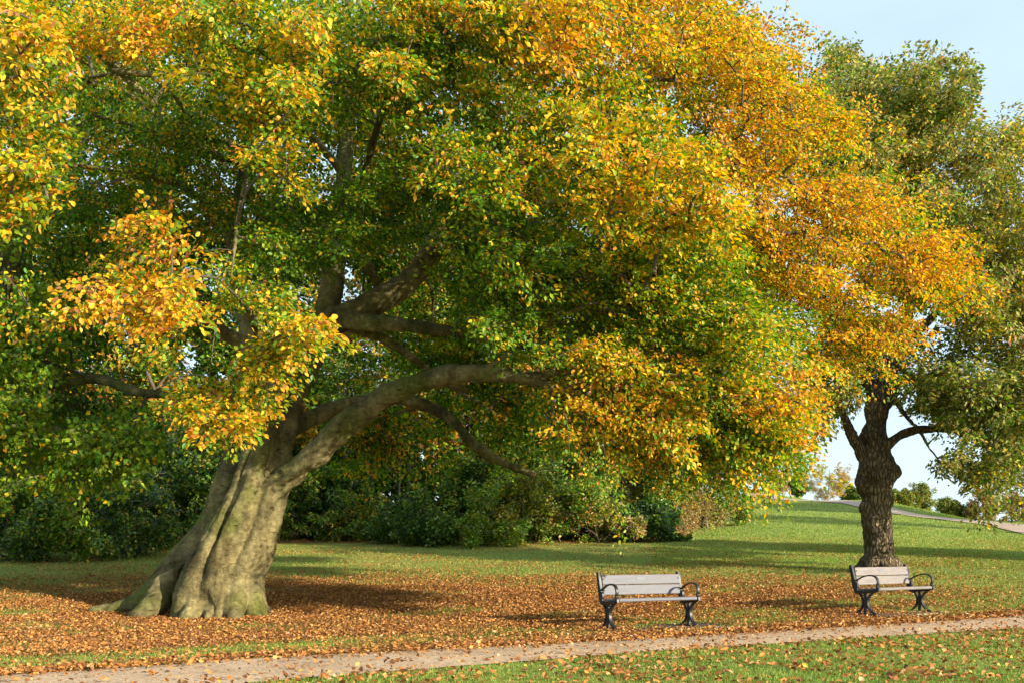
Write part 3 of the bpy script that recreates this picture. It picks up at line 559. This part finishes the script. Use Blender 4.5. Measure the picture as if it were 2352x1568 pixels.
    for poly, y0, y1, n, w, cl in R:
        p = fill_region(poly, y0, y1, n, rng, cl, ncl=max(8, n // 9), bough=(-4.5, 17.3), warp=55. if cl > .22 else 26.); cen.append(p); n = len(p)
        sh = np.clip(.5 + .5 * vnoise(p * .55, 77) + rng.normal(0, .28, n), 0, 1)    # neighbouring sprays turn colour together
        dp = np.clip((p[:, 1] - y0) / (y1 - y0), 0, 1)                  # outer sprays have turned, inner ones are still green
        for s, f in zip(sh, dp):
            q = np.array(w, float); q[:2] *= (1.9 - 1.7 * s) * (.6 + 1.7 * f); q[2] *= (1.3 - .6 * s) * (.7 + .7 * f); q[1] += .10 * f; q[0] += .10 * f * f; q[3:5] *= 1.15 - .6 * f; q[4:7] *= (.2 + 1.3 * s) * (1.1 - .6 * f); wts.append(q)
    # loose sprigs feather the sunlit outer edge
    k = rng.choice(len(cen[0]), 230); e = cen[0][k]; wk = [wts[i] for i in k]; far = e[:, 0] > np.median(cen[0][:, 0]); e = e[far] + rng.uniform(0, 1, (far.sum(), 1)) * np.array([.4, -.1, .15]) + rng.normal(0, .1, (far.sum(), 3))
    cen.append(e); wts += [w for w, f in zip(wk, far) if f]
    cen = np.concatenate(cen); n = len(cen)
    T2, dirs = grow(nodes, rad, cen, rng, .0046)
    c0 = np.array([-4.5, 17.3, 0]); ax = nrm((cen - c0) * np.array([1, 1, .25])) * .8 + nrm(dirs) * .7 + rng.normal(0, .35, (n, 3)); ax[:, 2] -= .28
    L = rng.uniform(.5, .95, n); twigs(T2, cen, ax, L, rng, .0026)
    # bare hanging twigs and a drooping strand of leaves
    hang = [(1420, 1100, 13.9, 130), (1385, 1060, 13.7, 60), (1300, 1010, 13.4, 50), (1700, 1100, 14., 60), (1560, 1060, 13.8, 40)]
    hc = []; hw = []
    for a, b, Y, ln in hang:
        p0 = P(a, b - 60, Y); p1 = P(a + 8, b + ln * .5, Y - .1); p2 = P(a + 3, b + ln, Y); T2.add(smooth_path([p0, p1, p2], 4), np.linspace(.006, .0015, 9), 3, cap=False)
        for t in np.linspace(.1, 1, max(3, ln // 16)): hc.append(p0 * (1 - t) + p2 * t); hw.append(np.array(YG if a < 1500 else YE))
    child('branches', T2.mesh('branches'), M_TWIG)
    V, Fa, c = spray_leaves(cen, ax, L, wts, 90, np.interp(cen[:, 1], [12.4, 13.6, 15.5, 18., 19.5], [.084, .074, .065, .070, .098]), rng, six=True, flat=.055)
    hx = np.tile([.1, 0, -1.], (len(hc), 1)); V2, F2, c2 = spray_leaves(np.array(hc), hx, np.full(len(hc), .34), hw, 14, .066, rng, six=True)
    V = np.concatenate([V, V2]); Fa = np.concatenate([Fa, F2 + len(c)]); c = np.concatenate([c, c2])
    child('crown', np_mesh('crown', V, Fa, c), M_LEAF)
    print('beech sprays', n)

# ================================================================== THE OAK
def build_oak():
    rng = np.random.default_rng(31); g = ground_px(2020, 1313); Y0 = g[1]; T = Tubes(); nodes = []; rad = []
    stems = [[(2018, 1330, 0, 60), (2018, 1313, 0, 46), (2018, 1290, 0, 36), (2019, 1260, 0, 33), (2013, 1194, 0, 34), (2012, 1165, 0, 33), (2015, 1137, 0, 34), (2008, 1111, 0, 42), (2016, 1080, 0, 43), (2011, 1049, 0, 37), (2014, 1023, 0, 29), (2008, 997, 0, 29), (2011, 970, 0, 22), (2013, 948, 0, 28), (2014, 920, 0, 24), (2030, 880, .1, 20), (2060, 800, .2, 16), (2090, 680, .4, 13), (2110, 520, .5, 8), (2120, 360, .5, 4.5), (2130, 230, .5, 1.5)],
             [(2000, 1065, 0, 22), (1978, 1035, -.1, 16), (1958, 1002, -.2, 12), (1940, 960, -.3, 10), (1910, 905, -.5, 9), (1880, 850, -.8, 9), (1850, 760, -1, 6)],
             [(2024, 1032, -.2, 16), (2050, 1010, -.3, 12), (2090, 990, -.4, 10), (2140, 984, -.6, 9), (2200, 990, -.8, 9), (2280, 1030, -1, 7), (2330, 1090, -1.2, 5)],
             [(2020, 945, 0, 16), (2046, 912, -.2, 13), (2060, 882, -.3, 12), (2095, 866, -.4, 11), (2145, 872, -.5, 11), (2200, 885, -.6, 10), (2270, 870, -.8, 9), (2380, 850, -1, 7)],
             [(2130, 872, -.5, 11), (2165, 900, -.6, 11), (2215, 905, -.7, 9), (2300, 935, -.8, 7), (2400, 960, -1, 5)],
             [(2015, 920, 0, 18), (1985, 860, .3, 13), (1950, 780, .6, 10), (1920, 640, .9, 7), (1910, 480, 1.1, 4), (1900, 300, 1.2, 1.5)],
             [(2060, 800, .2, 12), (2150, 720, -.4, 9), (2240, 600, -1, 6), (2300, 470, -1.4, 2.5), (2325, 400, -1.6, 1.)],
             [(2090, 680, .4, 10), (2180, 560, 1, 7), (2215, 430, 1.4, 2.5), (2235, 330, 1.6, 1.)],
             [(2200, 640, -.6, 9), (2330, 620, -1.2, 8), (2450, 560, -1.6, 5)],
             [(2045, 905, -.2, 7), (2085, 960, -.7, 5), (2110, 985, -.9, 4), (2135, 1030, -1.1, 2.5)]]
    limbs_to(T, Y0, stems[:1], 5, 14, nodes, rad, 50); limbs_to(T, Y0, stems[1:], 5, 12, nodes, rad, 8)
    for k in range(7):
        a = k * .9 + .3; T.add([P(2021, 1290, Y0) + np.array([.28 * math.cos(a), .28 * math.sin(a), 0]), P(2021, 1308, Y0) + np.array([.5 * math.cos(a), .5 * math.sin(a), 0]), P(2021, 1322, Y0) + np.array([.8 * math.cos(a), .8 * math.sin(a), 0])], [.24, .16, .06], 8)
    for a, b, dy, r, sz in ((2050, 1083, -.05, 19, (1, 1, 1.1)), (1980, 1000, -.05, 9, (1, 1, 1.2)), (1985, 1108, -.1, 20, (1, 1, 1)), (1988, 1108, -.05, 25, (1, 1, .9)), (1990, 1080, -.2, 20, (1, 1, 1)), (2030, 1110, -.25, 22, (1, 1, 1)), (1988, 1165, -.1, 16, (1, 1, 1.2)), (2030, 1065, -.1, 20, (1, 1, 1)), (2012, 1090, -.25, 26, (1.1, 1, .9)), (2036, 1150, -.05, 17, (1, 1, 1.3)), (1994, 985, -.1, 12, (1, 1, 1.2)), (2008, 1200, -.3, 13, (1, .7, 2.2))):
        T.ball(P(a, b, Y0 + dy), r / F * Y0, sz)
    root = thing('oak_tree', tuple(g), 'gnarled oak with burred dark trunk standing behind the right bench', 'tree'); bpy.context.view_layer.update()
    def child(name, me, m):
        o = link(name, me, root, m); o.matrix_parent_inverse = root.matrix_basis.inverted(); return o
    child('trunk', fuse(T.mesh('trunk'), .028, 2, ((.3, .08), (.08, .03))), M_OAK)
    O1 = [.06, .12, .08, .03, .01, 0, .02, .44, .22, .02, 0]; O2 = [.05, .06, .12, .08, .03, .01, .04, .33, .28, 0, 0]; O3 = [.25, .15, .02, 0, 0, 0, .01, .42, .08, .07, 0]
    R = [([(1800, 190), (1850, 170), (1900, 110), (2005, 120), (2030, 160), (2150, 130), (2220, 140), (2290, 125), (2240, 220), (2200, 300), (2080, 400), (1960, 420), (1860, 300)], -2., 3., 300, O1, .45),
         ([(1800, 200), (2150, 330), (2250, 260), (2340, 290), (2440, 300), (2560, 500), (2500, 800), (2250, 780), (2150, 700), (1980, 600), (1820, 500)], -3., 3., 640, O2, .5),
         ([(1900, 400), (2300, 400), (2420, 700), (2350, 880), (2200, 820), (2050, 800), (1900, 700)], -2., 4., 200, O1, .5),
         ([(2080, 800), (2250, 780), (2500, 820), (2520, 1050), (2400, 1160), (2330, 1200), (2290, 1195), (2240, 1140), (2160, 1100), (2110, 1060), (2200, 1010), (2140, 940), (2200, 900), (2100, 850)], -3.2, 0., 200, O1, .4),
         ([(2050, 820), (2200, 840), (2230, 960), (2120, 960), (2060, 890)], -1.5, 1., 46, O1, .3),
         ([(2280, 900), (2500, 850), (2500, 1060), (2300, 1080)], 0, 3.5, 90, O3, .5),
         ([(1840, 780), (1960, 800), (2000, 890), (1960, 950), (1900, 1000), (1870, 960)], -1.5, 1.5, 60, O2, .35),
         ([(1900, 700), (2120, 760), (2060, 870), (1960, 900), (1880, 820)], .5, 3.5, 90, O3, .4)]
    cen = []; wts = []
    for poly, y0, y1, n, w, cl in R:
        p = fill_region(poly, Y0 + y0, Y0 + y1, n, rng, cl, ncl=max(10, n // 5), warp=34.); cen.append(p); wts += [np.array(w)] * len(p)
    cen = np.concatenate(cen); n = len(cen); T2, dirs = grow(nodes, rad, cen, rng, .0055, .05)
    ax = nrm(dirs) + rng.normal(0, .45, (n, 3)); L = rng.uniform(.45, .85, n); twigs(T2, cen, ax, L, rng, .004)
    child('branches', T2.mesh('branches'), M_TWIG)
    V, Fa, c = spray_leaves(cen, ax, L, wts, 108, .128, rng, flat=.17, jit=.8, droop=.1, wr=.5, vspread=.5)
    child('crown', np_mesh('crown', V, Fa, c), M_OAKL)

# ================================================================== OTHER TREES AND SHRUBS
def plain_tree(name, base, H, crown, w, label, cat='tree', group=None, sprays=110, per=60, ll=.13, rng=None, trunk_r=.16, lean=(0, 0), mat_l=None, mat_t=None, skirt=.15, nlimb=7, clump=.35, L=(.7, 1.3), flat=.16, jit=.7, droop=.3, part='trunk', leafpart='crown'):
    """a tree with its own trunk, limbs and a crown of leaf sprays; crown = (half width, bottom height)"""
    rng = rng or RNG; base = np.array(base, float); rw, zb = crown; T = Tubes(); nodes = []; rad = []
    top = base + np.array([lean[0], lean[1], H * .93]); q = smooth_path([base + [0, 0, -.15], base + (top - base) * .35 + rng.normal(0, .04 * H, 3) * [1, 1, 0], base + (top - base) * .7 + rng.normal(0, .04 * H, 3) * [1, 1, 0], top], 5)
    r = np.linspace(trunk_r, trunk_r * .15, len(q)); r[0] *= 1.35; T.add(q, r, 8)
    for a, b in zip(q[3:], r[3:]): nodes.append(a); rad.append(b)
    for k in range(nlimb):
        h = zb + (H - zb) * rng.uniform(.02, .75); i = int(np.clip(h / H * len(q), 1, len(q) - 2)); p = q[i]; a = rng.uniform(0, 6.28); l = rw * rng.uniform(.5, .85)
        e = p + np.array([math.cos(a) * l, math.sin(a) * l, l * rng.uniform(.2, .8)]); qq = smooth_path([p, (p + e) / 2 + [0, 0, .12 * l], e], 4); rr = np.linspace(r[i] * .6, .012, len(qq)); T.add(qq, rr, 6)
        for a_, b_ in zip(qq[1:], rr[1:]): nodes.append(a_); rad.append(b_)
    ncl = max(8, sprays // 6); u = nrm(rng.normal(0, 1, (ncl, 3))) * rng.uniform(.45, 1., (ncl, 1)) ** .6
    cc = base + [lean[0] * .6, lean[1] * .6, (zb + H) / 2] + u * np.array([rw, rw, (H - zb) / 2]) * rng.uniform(.85, 1.12, (ncl, 1)); 
    cen = cc[rng.integers(0, ncl, sprays)] + rng.normal(0, clump, (sprays, 3)) * rw * .42
    cen[:, 2] = np.maximum(cen[:, 2], base[2] + skirt)
    T2, dirs = grow(nodes, rad, cen, rng, .006, .06, 3); cm = base + [0, 0, zb]
    ax = nrm(dirs) * .6 + nrm(cen - cm) * .6 + rng.normal(0, .4, (sprays, 3)); Ls = rng.uniform(*L, sprays)
    T.V += T2.V; T.F += [f + T.n for f in T2.F]; T.n += T2.n
    V, Fa, c = spray_leaves(cen, ax, Ls, [np.array(w)] * sprays, per, ll, rng, flat=flat, jit=jit, droop=droop)
    root = thing(name, tuple(base), label, cat, group); o = link(part, T.mesh(part), root, mat_t or M_TRUNK); o.matrix_parent_inverse = root.matrix_basis.inverted() if False else o.matrix_parent_inverse
    me = np_mesh(leafpart, V - base, Fa, c); o2 = link(leafpart, me, root, mat_l or M_BGL)
    vs = np.empty(len(o.data.vertices) * 3, np.float32); o.data.vertices.foreach_get('co', vs); vs = vs.reshape(-1, 3) - base.astype(np.float32); o.data.vertices.foreach_set('co', vs.ravel()); o.data.update()
    return root

def build_woods():
    rng = np.random.default_rng(51)
    G = [.40, .34, .10, .03, .01, 0, .01, .06, .03, .02, 0]; GY = [.24, .26, .18, .10, .06, .02, .02, .06, .06, 0, 0]; AU = [.14, .14, .16, .14, .12, .08, .10, .06, .06, 0, 0]; BL = [.45, .15, .02, .01, 0, 0, 0, .1, .02, .25, 0]
    # the wood behind: front row, then taller back row
    front = [(-120, 36, 13, G), (40, 37, 14, AU), (190, 38, 15, G), (330, 36, 12, AU), (470, 39, 15, GY), (610, 40, 16, G), (720, 41, 15, AU), (1010, 41, 15, GY), (1110, 40, 14, AU), (1230, 42, 15, G), (1340, 41, 13, GY), (1450, 43, 13, G), (1550, 45, 12, GY)]
    names = {id(G): 'dark green', id(GY): 'green and yellow', id(AU): 'yellowing brown'}
    spots = ['at the far left edge of the frame', 'behind the left shrubs, second from the frame edge', 'behind the left shrubs, third from the frame edge', 'left of the beech trunk behind the holly', 'directly behind the beech trunk', 'just right of the beech trunk', 'left of the row of bare thin trunks', 'right of the row of bare thin trunks', 'above the sawn hanging beech limb', 'behind the pale leafy shrub', 'over the middle of the shrub line', 'behind the right half of the shrubs', 'at the right end of the wood']
    for k, (px, Y, H, w) in enumerate(front):
        x = (px - CX) / F * Y; 
        plain_tree('woodland_tree', (x, Y, tz(x, Y)), H, (2.7 if px < 1500 else 2.1, 2.2 if 780 < px < 1050 else .8), w, '%s woodland tree %s' % (names[id(w)], spots[k]), group='trees of the wood behind the beech', sprays=120, per=80, ll=.23, rng=rng, trunk_r=rng.uniform(.12, .2), nlimb=8)
    for k in range(13):
        px = -150 + k * 135 + rng.uniform(-30, 30); Y = 50 + rng.uniform(-2, 5); x = (px - CX) / F * Y
        plain_tree('woodland_tree', (x, Y, tz(x, Y)), rng.uniform(15, 19) if px < 1350 else 11.5, (3.6, 1.2), [G, GY, BL, AU][k % 4], 'tall tree in the dark back row of the wood', group='back row of the wood', sprays=120, per=70, ll=.3, rng=rng, trunk_r=.2, L=(.9, 1.6))
    for k in range(16):
        px = -160 + k * 118; Y = 46.5 + rng.uniform(-1, 2.5); x = (px - CX) / F * Y
        plain_tree('understory_bush', (x, Y, tz(x, Y)), rng.uniform(5.5, 8) if not 760 < px < 960 else 4.2, (2.1, .1), [BL, G, GY, G][k % 4], 'dark bush in the deep shade inside the wood', 'bush', 'shaded bushes inside the wood', sprays=110, per=75, ll=.24, rng=rng, trunk_r=.06, L=(.8, 1.4), part='stems', leafpart='foliage')
    # thin bare stems seen through the wood
    for k in range(26):
        px = rng.choice([rng.uniform(770, 960), rng.uniform(1080, 1440), rng.uniform(760, 1000)]); Y = rng.uniform(39, 46); x = (px - CX) / F * Y
        plain_tree('sapling', (x, Y, tz(x, Y)), rng.uniform(6.5, 9), (.9, 4.6), GY if k % 2 else G, 'thin straight bare stemmed sapling in the shade of the wood', 'sapling', 'thin saplings inside the wood', sprays=16, per=40, ll=.13, rng=rng, trunk_r=rng.uniform(.045, .08), nlimb=4, lean=(rng.normal(0, .35), 0), mat_t=M_BIRCH if k % 7 == 0 else M_TRUNK)
    def shrub(px, py, wpx, hpx, w, label, n=60, per=105, ll=.125, flat=.2, jit=.6, mt=M_SHR, Lr=(.35, .7), dy=0., name='shrub', cat='shrub', droop=.3, stem=.03, group=None):
        g = ground_px(px, py); Y = g[1] + dy; s = Y / F; x = (px - CX) * s; H = hpx * s
        return plain_tree(name, (x, Y, tz(x, Y)), H, (wpx * s * .5, H * .02), w, label, cat, group, sprays=n, per=per, ll=ll, rng=rng, trunk_r=stem, mat_l=mt, nlimb=9, L=Lr, flat=flat, jit=jit, droop=droop, clump=.6, skirt=.12, part='stems', leafpart='foliage')
    HO = [.34, .16, .05, .02, 0, 0, 0, .08, .05, .30, 0]; HZ = [.16, .40, .18, .05, .02, 0, .01, .14, .04, 0, 0]; PA = [.02, .12, .26, .08, .02, 0, .02, .26, .20, 0, .02]; BR = [.05, .10, .12, .04, .02, .03, .12, .16, .24, 0, .12]; LA = [.42, .22, .04, 0, 0, 0, 0, .08, .02, .22, 0]
    shrub(20, 1288, 250, 190, HO, 'dark holly like shrub at the left edge of the photo', 75)
    shrub(170, 1284, 230, 150, HZ, 'low bramble with yellow tinged leaves beside the left edge shrub', 70)
    shrub(300, 1276, 230, 215, HO, 'tall dark green shrub between the bramble and the beech roots', 85)
    shrub(420, 1262, 170, 240, HO, 'dark shrub rising close against the left of the beech trunk', 80)
    shrub(90, 1262, 300, 330, HO, 'dense dark bush rising behind the left edge shrubs', 110, dy=1.5)
    shrub(260, 1258, 260, 360, G, 'tall dark bush hanging over the left shrubs', 100, dy=2.)
    shrub(690, 1238, 200, 120, HZ, 'spreading hazel with pale leaves over bare soil right of the beech', 62, Lr=(.5, .9), flat=.1)
    shrub(810, 1240, 170, 80, HZ, 'low leafy hazel spray beside the bare thin stems', 34, Lr=(.5, .9), flat=.1)
    shrub(935, 1250, 180, 80, LA, 'low dark laurel bush under the thin stems', 60)
    shrub(1010, 1252, 110, 60, LA, 'small dark laurel clump right of the low laurel', 36)
    shrub(1105, 1254, 160, 105, [.06, .42, .26, .02, 0, 0, 0, .2, .04, 0, 0], 'bright green elder bush at the front of the shrub line', 66, Lr=(.4, .7))
    shrub(1200, 1250, 140, 170, PA, 'pale olive leafed bush right of the bright elder', 66)
    shrub(1290, 1246, 150, 190, HZ, 'upright fresh green bush in the middle of the shrub line', 72)
    shrub(1380, 1246, 140, 105, BR, 'brownish thin leaved bush left of the rhododendron', 52)
    shrub(1440, 1236, 150, 170, PA, 'tall loose olive bush behind the brownish bush', 60, dy=1.5)
    shrub(1500, 1241, 130, 85, LA, 'dark glossy rhododendron at the right end of the shrubs', 66, ll=.15, Lr=(.4, .6))
    shrub(1430, 1243, 90, 60, HO, 'small dark bush left of the glossy rhododendron', 36)
    shrub(1695, 1206, 46, 60, HZ, 'little green shrub at the right tip of the shrub line', 26, ll=.11)
    for k, px in enumerate(range(640, 1560, 66)):
        h = 62 if 780 < px < 980 else 215
        shrub(px, 1246 if px < 1400 else 1238, 130, h * rng.uniform(.85, 1.15), [HO, HZ, LA, GY, HZ][k % 5], 'tangled undergrowth bush filling the edge of the wood', 58, dy=2.2, group='undergrowth along the wood edge', ll=.14)
    for k, px in enumerate(range(-60, 470, 75)):
        shrub(px, 1268, 150, rng.uniform(200, 300), [HO, LA, HZ][k % 3], 'tangled undergrowth bush filling the hedge on the left', 66, dy=1.2, group='undergrowth of the left hedge', ll=.14)
    RU = [0, .02, .03, .02, .03, .10, .44, .03, .10, 0, .28]; RB = [0, .03, .12, .06, .05, .04, .28, .06, .26, 0, .30]
    shrub(1575, 1232, 66, 74, RU, 'rust red willowherb clump beside the rhododendron', 60, per=60, ll=.055, flat=.3, jit=1., mt=M_FALL, name='willowherb', cat='plant', stem=.012, droop=.0)
    shrub(1645, 1214, 92, 104, RB, 'tall tan and russet willowherb clump near the wood end', 80, per=60, ll=.055, flat=.3, jit=1., mt=M_FALL, name='willowherb', cat='plant', stem=.012, droop=.0)
    g = ground_px(1610, 1222); Y = g[1] + 3; x = (1625 - CX) / F * Y
    plain_tree('birch', (x, Y, tz(x, Y)), 7.2, (1.9, .9), [.04, .08, .18, .10, .06, .02, .10, .14, .22, 0, .10], 'slender half bare birch with fading leaves behind the willowherb', 'tree', sprays=90, per=46, ll=.075, rng=rng, trunk_r=.06, mat_t=M_BIRCH, nlimb=9)
    x2 = (1540 - CX) / F * 43; plain_tree('birch', (x2, 43, tz(x2, 43)), 9.5, (2., 1.2), [.05, .16, .24, .10, .04, .02, .06, .16, .16, 0, .02], 'yellow green birch with leaning pale stem behind the rhododendron', 'tree', sprays=110, per=50, ll=.09, rng=rng, trunk_r=.07, mat_t=M_BIRCH, nlimb=9, lean=(.9, 0))

def build_left_tree():
    """the lime standing outside the frame whose green boughs hang in from the left"""
    rng = np.random.default_rng(61); Y0 = 22.; T = Tubes(); nodes = []; rad = []
    st = [[(-150, 1400, 0, 50), (-120, 1200, 0, 40), (-70, 950, 0, 36), (-10, 700, 0, 34), (50, 450, 0, 31), (90, 250, .1, 28), (70, 80, .2, 22), (40, -80, .4, 14)],
          [(-90, 1000, 0, 24), (40, 905, -.5, 19), (150, 872, -1, 16), (240, 872, -2., 12), (310, 898, -2.6, 12), (385, 908, -3, 10), (450, 930, -3.3, 6), (500, 990, -3.5, 2)],
          [(50, 450, 0, 18), (160, 330, .4, 14), (260, 200, .8, 10), (340, 60, 1, 6)], [(-20, 740, 0, 18), (120, 680, .3, 14), (250, 640, .6, 10), (350, 650, .8, 5)],
          [(-60, 900, 0, 16), (60, 960, -1, 11), (180, 1000, -1.6, 7), (270, 1060, -1.8, 4)]]
    limbs_to(T, Y0, st, 5, 12, nodes, rad, 6); g = ground_px(-140, 1395); g[0] = (-145 - CX) / F * Y0; g[1] = Y0; g[2] = tz(g[0], Y0)
    root = thing('lime_tree', tuple(g), 'green leafed lime with drooping boughs entering from the left edge', 'tree'); bpy.context.view_layer.update()
    def child(name, me, m):
        o = link(name, me, root, m); o.matrix_parent_inverse = root.matrix_basis.inverted(); return o
    child('trunk', fuse(T.mesh('trunk'), .045, 3, ((.5, .06),)), M_BEECH)
    W = [.04, .42, .44, .06, .01, 0, 0, .08, .01, 0, 0]; D = [.5, .32, .08, .02, .01, 0, .01, .05, .01, 0, 0]; A = [.1, .2, .2, .15, .15, .1, .05, .05, 0, 0, 0]
    R = [([(-150, 800), (150, 780), (420, 860), (480, 960), (400, 1010), (330, 1040), (230, 1080), (180, 1140), (100, 1100), (-150, 1150)], -4.6, -1.4, 230, W, .35),
         ([(-150, 860), (300, 900), (460, 980), (250, 1060), (-150, 1100)], 0., 2.5, 110, D, .5),
         ([(-150, 500), (200, 480), (560, 640), (480, 800), (-150, 860)], -1., 3., 240, D, .6),
         ([(-150, 470), (190, 470), (210, 780), (-150, 780)], -3.6, -1., 110, W, .35),
         ([(-150, 660), (160, 760), (60, 900), (-150, 880)], -2.5, 0, 80, W, .4),
         ([(-150, -60), (560, -60), (560, 420), (200, 520), (-150, 560)], 1., 4., 190, D, .7),
         ([(-150, -60), (420, -60), (400, 200), (-150, 300)], -1.5, 2., 60, A, .5)]
    cen = []; wts = []
    for poly, y0, y1, n, w, cl in R:
        p = fill_region(poly, Y0 + y0, Y0 + y1, n, rng, cl); cen.append(p); wts += [np.array(w)] * len(p)
    cen = np.concatenate(cen); n = len(cen); T2, dirs = grow(nodes, rad, cen, rng, .005, .1)
    ax = nrm(dirs) + rng.normal(0, .35, (n, 3)); ax[:, 2] -= .55; L = rng.uniform(.6, 1.05, n); twigs(T2, cen, ax, L, rng, .003)
    child('branches', T2.mesh('branches'), M_TWIG)
    V, Fa, c = spray_leaves(cen, ax, L, wts, 58, .11, rng, wr=.8, droop=.5)
    child('crown', np_mesh('crown', V, Fa, c), M_BGL)

def build_far():
    rng = np.random.default_rng(71)
    OL = [.1, .12, .06, .02, 0, 0, .02, .40, .26, .02, 0]; TN = [0, 0, .04, .06, .03, .02, .16, .05, .28, 0, .36]; DG = [.35, .2, .02, 0, 0, 0, 0, .3, .05, .08, 0]; GB = [.02, .02, .02, 0, 0, 0, .30, .12, .12, 0, .42]
    L = [(1835, 1132, 34, 46, 112, DG, 'small dark pointed tree on the hilltop left of the tan birch', 1.), (1905, 1150, 112, 84, 105, TN, 'tan feathery birch on the hilltop left of the oak trunk', 0), (1962, 1160, 50, 40, 108, DG, 'dark round bush on the hilltop touching the oak trunk', 0),
         (2062, 1168, 56, 46, 105, OL, 'olive bush on the skyline just right of the oak trunk', 0), (2108, 1175, 70, 66, 108, OL, 'tallest olive tree on the skyline right of the oak', 0), (2178, 1182, 44, 38, 112, OL, 'small olive tree on the skyline below the oak bough', 0),
         (2255, 1195, 70, 62, 110, GB, 'grey brown bare looking tree on the far right skyline', 0), (2325, 1200, 80, 66, 106, GB, 'brown skyline tree nearest the right edge of the photo', 0), (2215, 1190, 40, 22, 112, DG, 'low dark bush between the skyline trees', 0), (1780, 1126, 60, 30, 118, GB, 'faint brown bush on the skyline behind the hanging beech leaves', 0)]
    for px, py, w, h, Y, p, lab, con in L:
        x = (px - CX) / F * Y; z0 = tz(x, Y); ztop = HC + (HY - (py - h)) / F * Y; H = max(ztop - z0, 1.5); zb = max(.15, HC + (HY - (py + 6)) / F * Y - z0)
        plain_tree('hill_tree' if h > 45 else 'hill_bush', (x, Y, z0), H, (w / F * Y * .5, zb), p, lab, 'tree' if h > 45 else 'bush', 'trees on the far skyline', sprays=200, per=70, ll=.19 if p is not TN else .12, rng=rng, trunk_r=.1, nlimb=8, L=(.4, .8), clump=.3, mat_t=M_BIRCH if p is TN else M_TRUNK, droop=.5 if p is TN else .2)
    # darker tree beyond the oak
    Y = 44; px = 2390; x = (px - CX) / F * Y; z = tz(x, Y)
    plain_tree('dark_tree', (x, Y, z), 8.6, (3.0, 2.2), [.4, .1, 0, 0, 0, 0, 0, .12, 0, .38, 0], 'blue green dark tree beyond the oak at the right edge', 'tree', sprays=200, per=60, ll=.15, rng=rng, trunk_r=.2, nlimb=10)
    # two trees that stand outside the frame to the right and throw the long bands of shade on the lawn
    for (x, Y, H, rw, zb, lab) in ((33.9, 17.4, 12.5, 2.1, 3., 'narrow tree on the lawn outside the right of the frame'), (46.7, 42., 15.5, 4.6, 3., 'broad tree on the hill outside the right of the frame')):
        plain_tree('lawn_tree', (x, Y, tz(x, Y)), H, (rw, zb), OL, lab, 'tree', sprays=260, per=60, ll=.34, rng=rng, trunk_r=.3, nlimb=10, L=(.9, 1.5))

# ================================================================== LIGHT, SKY, CAMERA
def build_light():
    sc = bpy.context.scene; w = bpy.data.worlds.new('World'); sc.world = w; w.use_nodes = True; nt = w.node_tree; bg = nt.nodes['Background']
    el = math.radians(17); az = math.radians(-35)                      # direction towards the sun
    s = nt.nodes.new('ShaderNodeTexSky'); s.sky_type = 'NISHITA'; s.sun_disc = False; s.sun_elevation = el; s.sun_rotation = math.pi / 2 - az; s.altitude = 100; s.air_density = 1.; s.dust_density = 1.2; s.ozone_density = 1.2
    # a thin veil of high cloud whitens the clear sky
    tc = nt.nodes.new('ShaderNodeTexCoord'); mp = nt.nodes.new('ShaderNodeMapping'); mp.inputs['Scale'].default_value = (1.2, 3., 6.); nt.links.new(tc.outputs['Generated'], mp.inputs[0])
    n = nt.nodes.new('ShaderNodeTexNoise'); n.inputs['Scale'].default_value = 1.6; n.inputs['Detail'].default_value = 6; nt.links.new(mp.outputs[0], n.inputs[0])
    f = ramp(nt, n.outputs[0], [(.3, (.60, .60, .60)), (.75, (.86, .86, .86))])
    nt.links.new(mixc(nt, f, s.outputs[0], (2.95, 3.75, 4.35)), bg.inputs[0]); bg.inputs[1].default_value = .13
    l = bpy.data.lights.new('sun', 'SUN'); l.energy = 4.6; l.angle = math.radians(.55); l.color = (1., .875, .69); o = bpy.data.objects.new('sun', l); C.objects.link(o)
    from mathutils import Vector
    o.rotation_euler = Vector((math.cos(el) * math.cos(az), math.cos(el) * math.sin(az), math.sin(el))).to_track_quat('Z', 'Y').to_euler()
    cam = bpy.data.cameras.new('camera'); cam.lens = 35.006; cam.sensor_width = 36; cam.shift_y = (HY - 784) / 2352; cam.clip_end = 2000; cam.clip_start = .1
    co = bpy.data.objects.new('camera', cam); C.objects.link(co); co.location = (0, 0, HC); co.rotation_euler = (math.pi / 2, 0, 0); sc.camera = co
    v = sc.view_settings; v.view_transform = 'Standard'; v.look = 'None'; v.exposure = 1.15; v.gamma = 1
    sc.cycles.max_bounces = 6; sc.cycles.diffuse_bounces = 3; sc.cycles.transmission_bounces = 3; sc.cycles.use_denoising = True

build_ground(); build_paths(); build_litter(); build_grass(); build_benches()
build_beech(); build_oak(); build_left_tree(); build_woods(); build_far(); build_light()
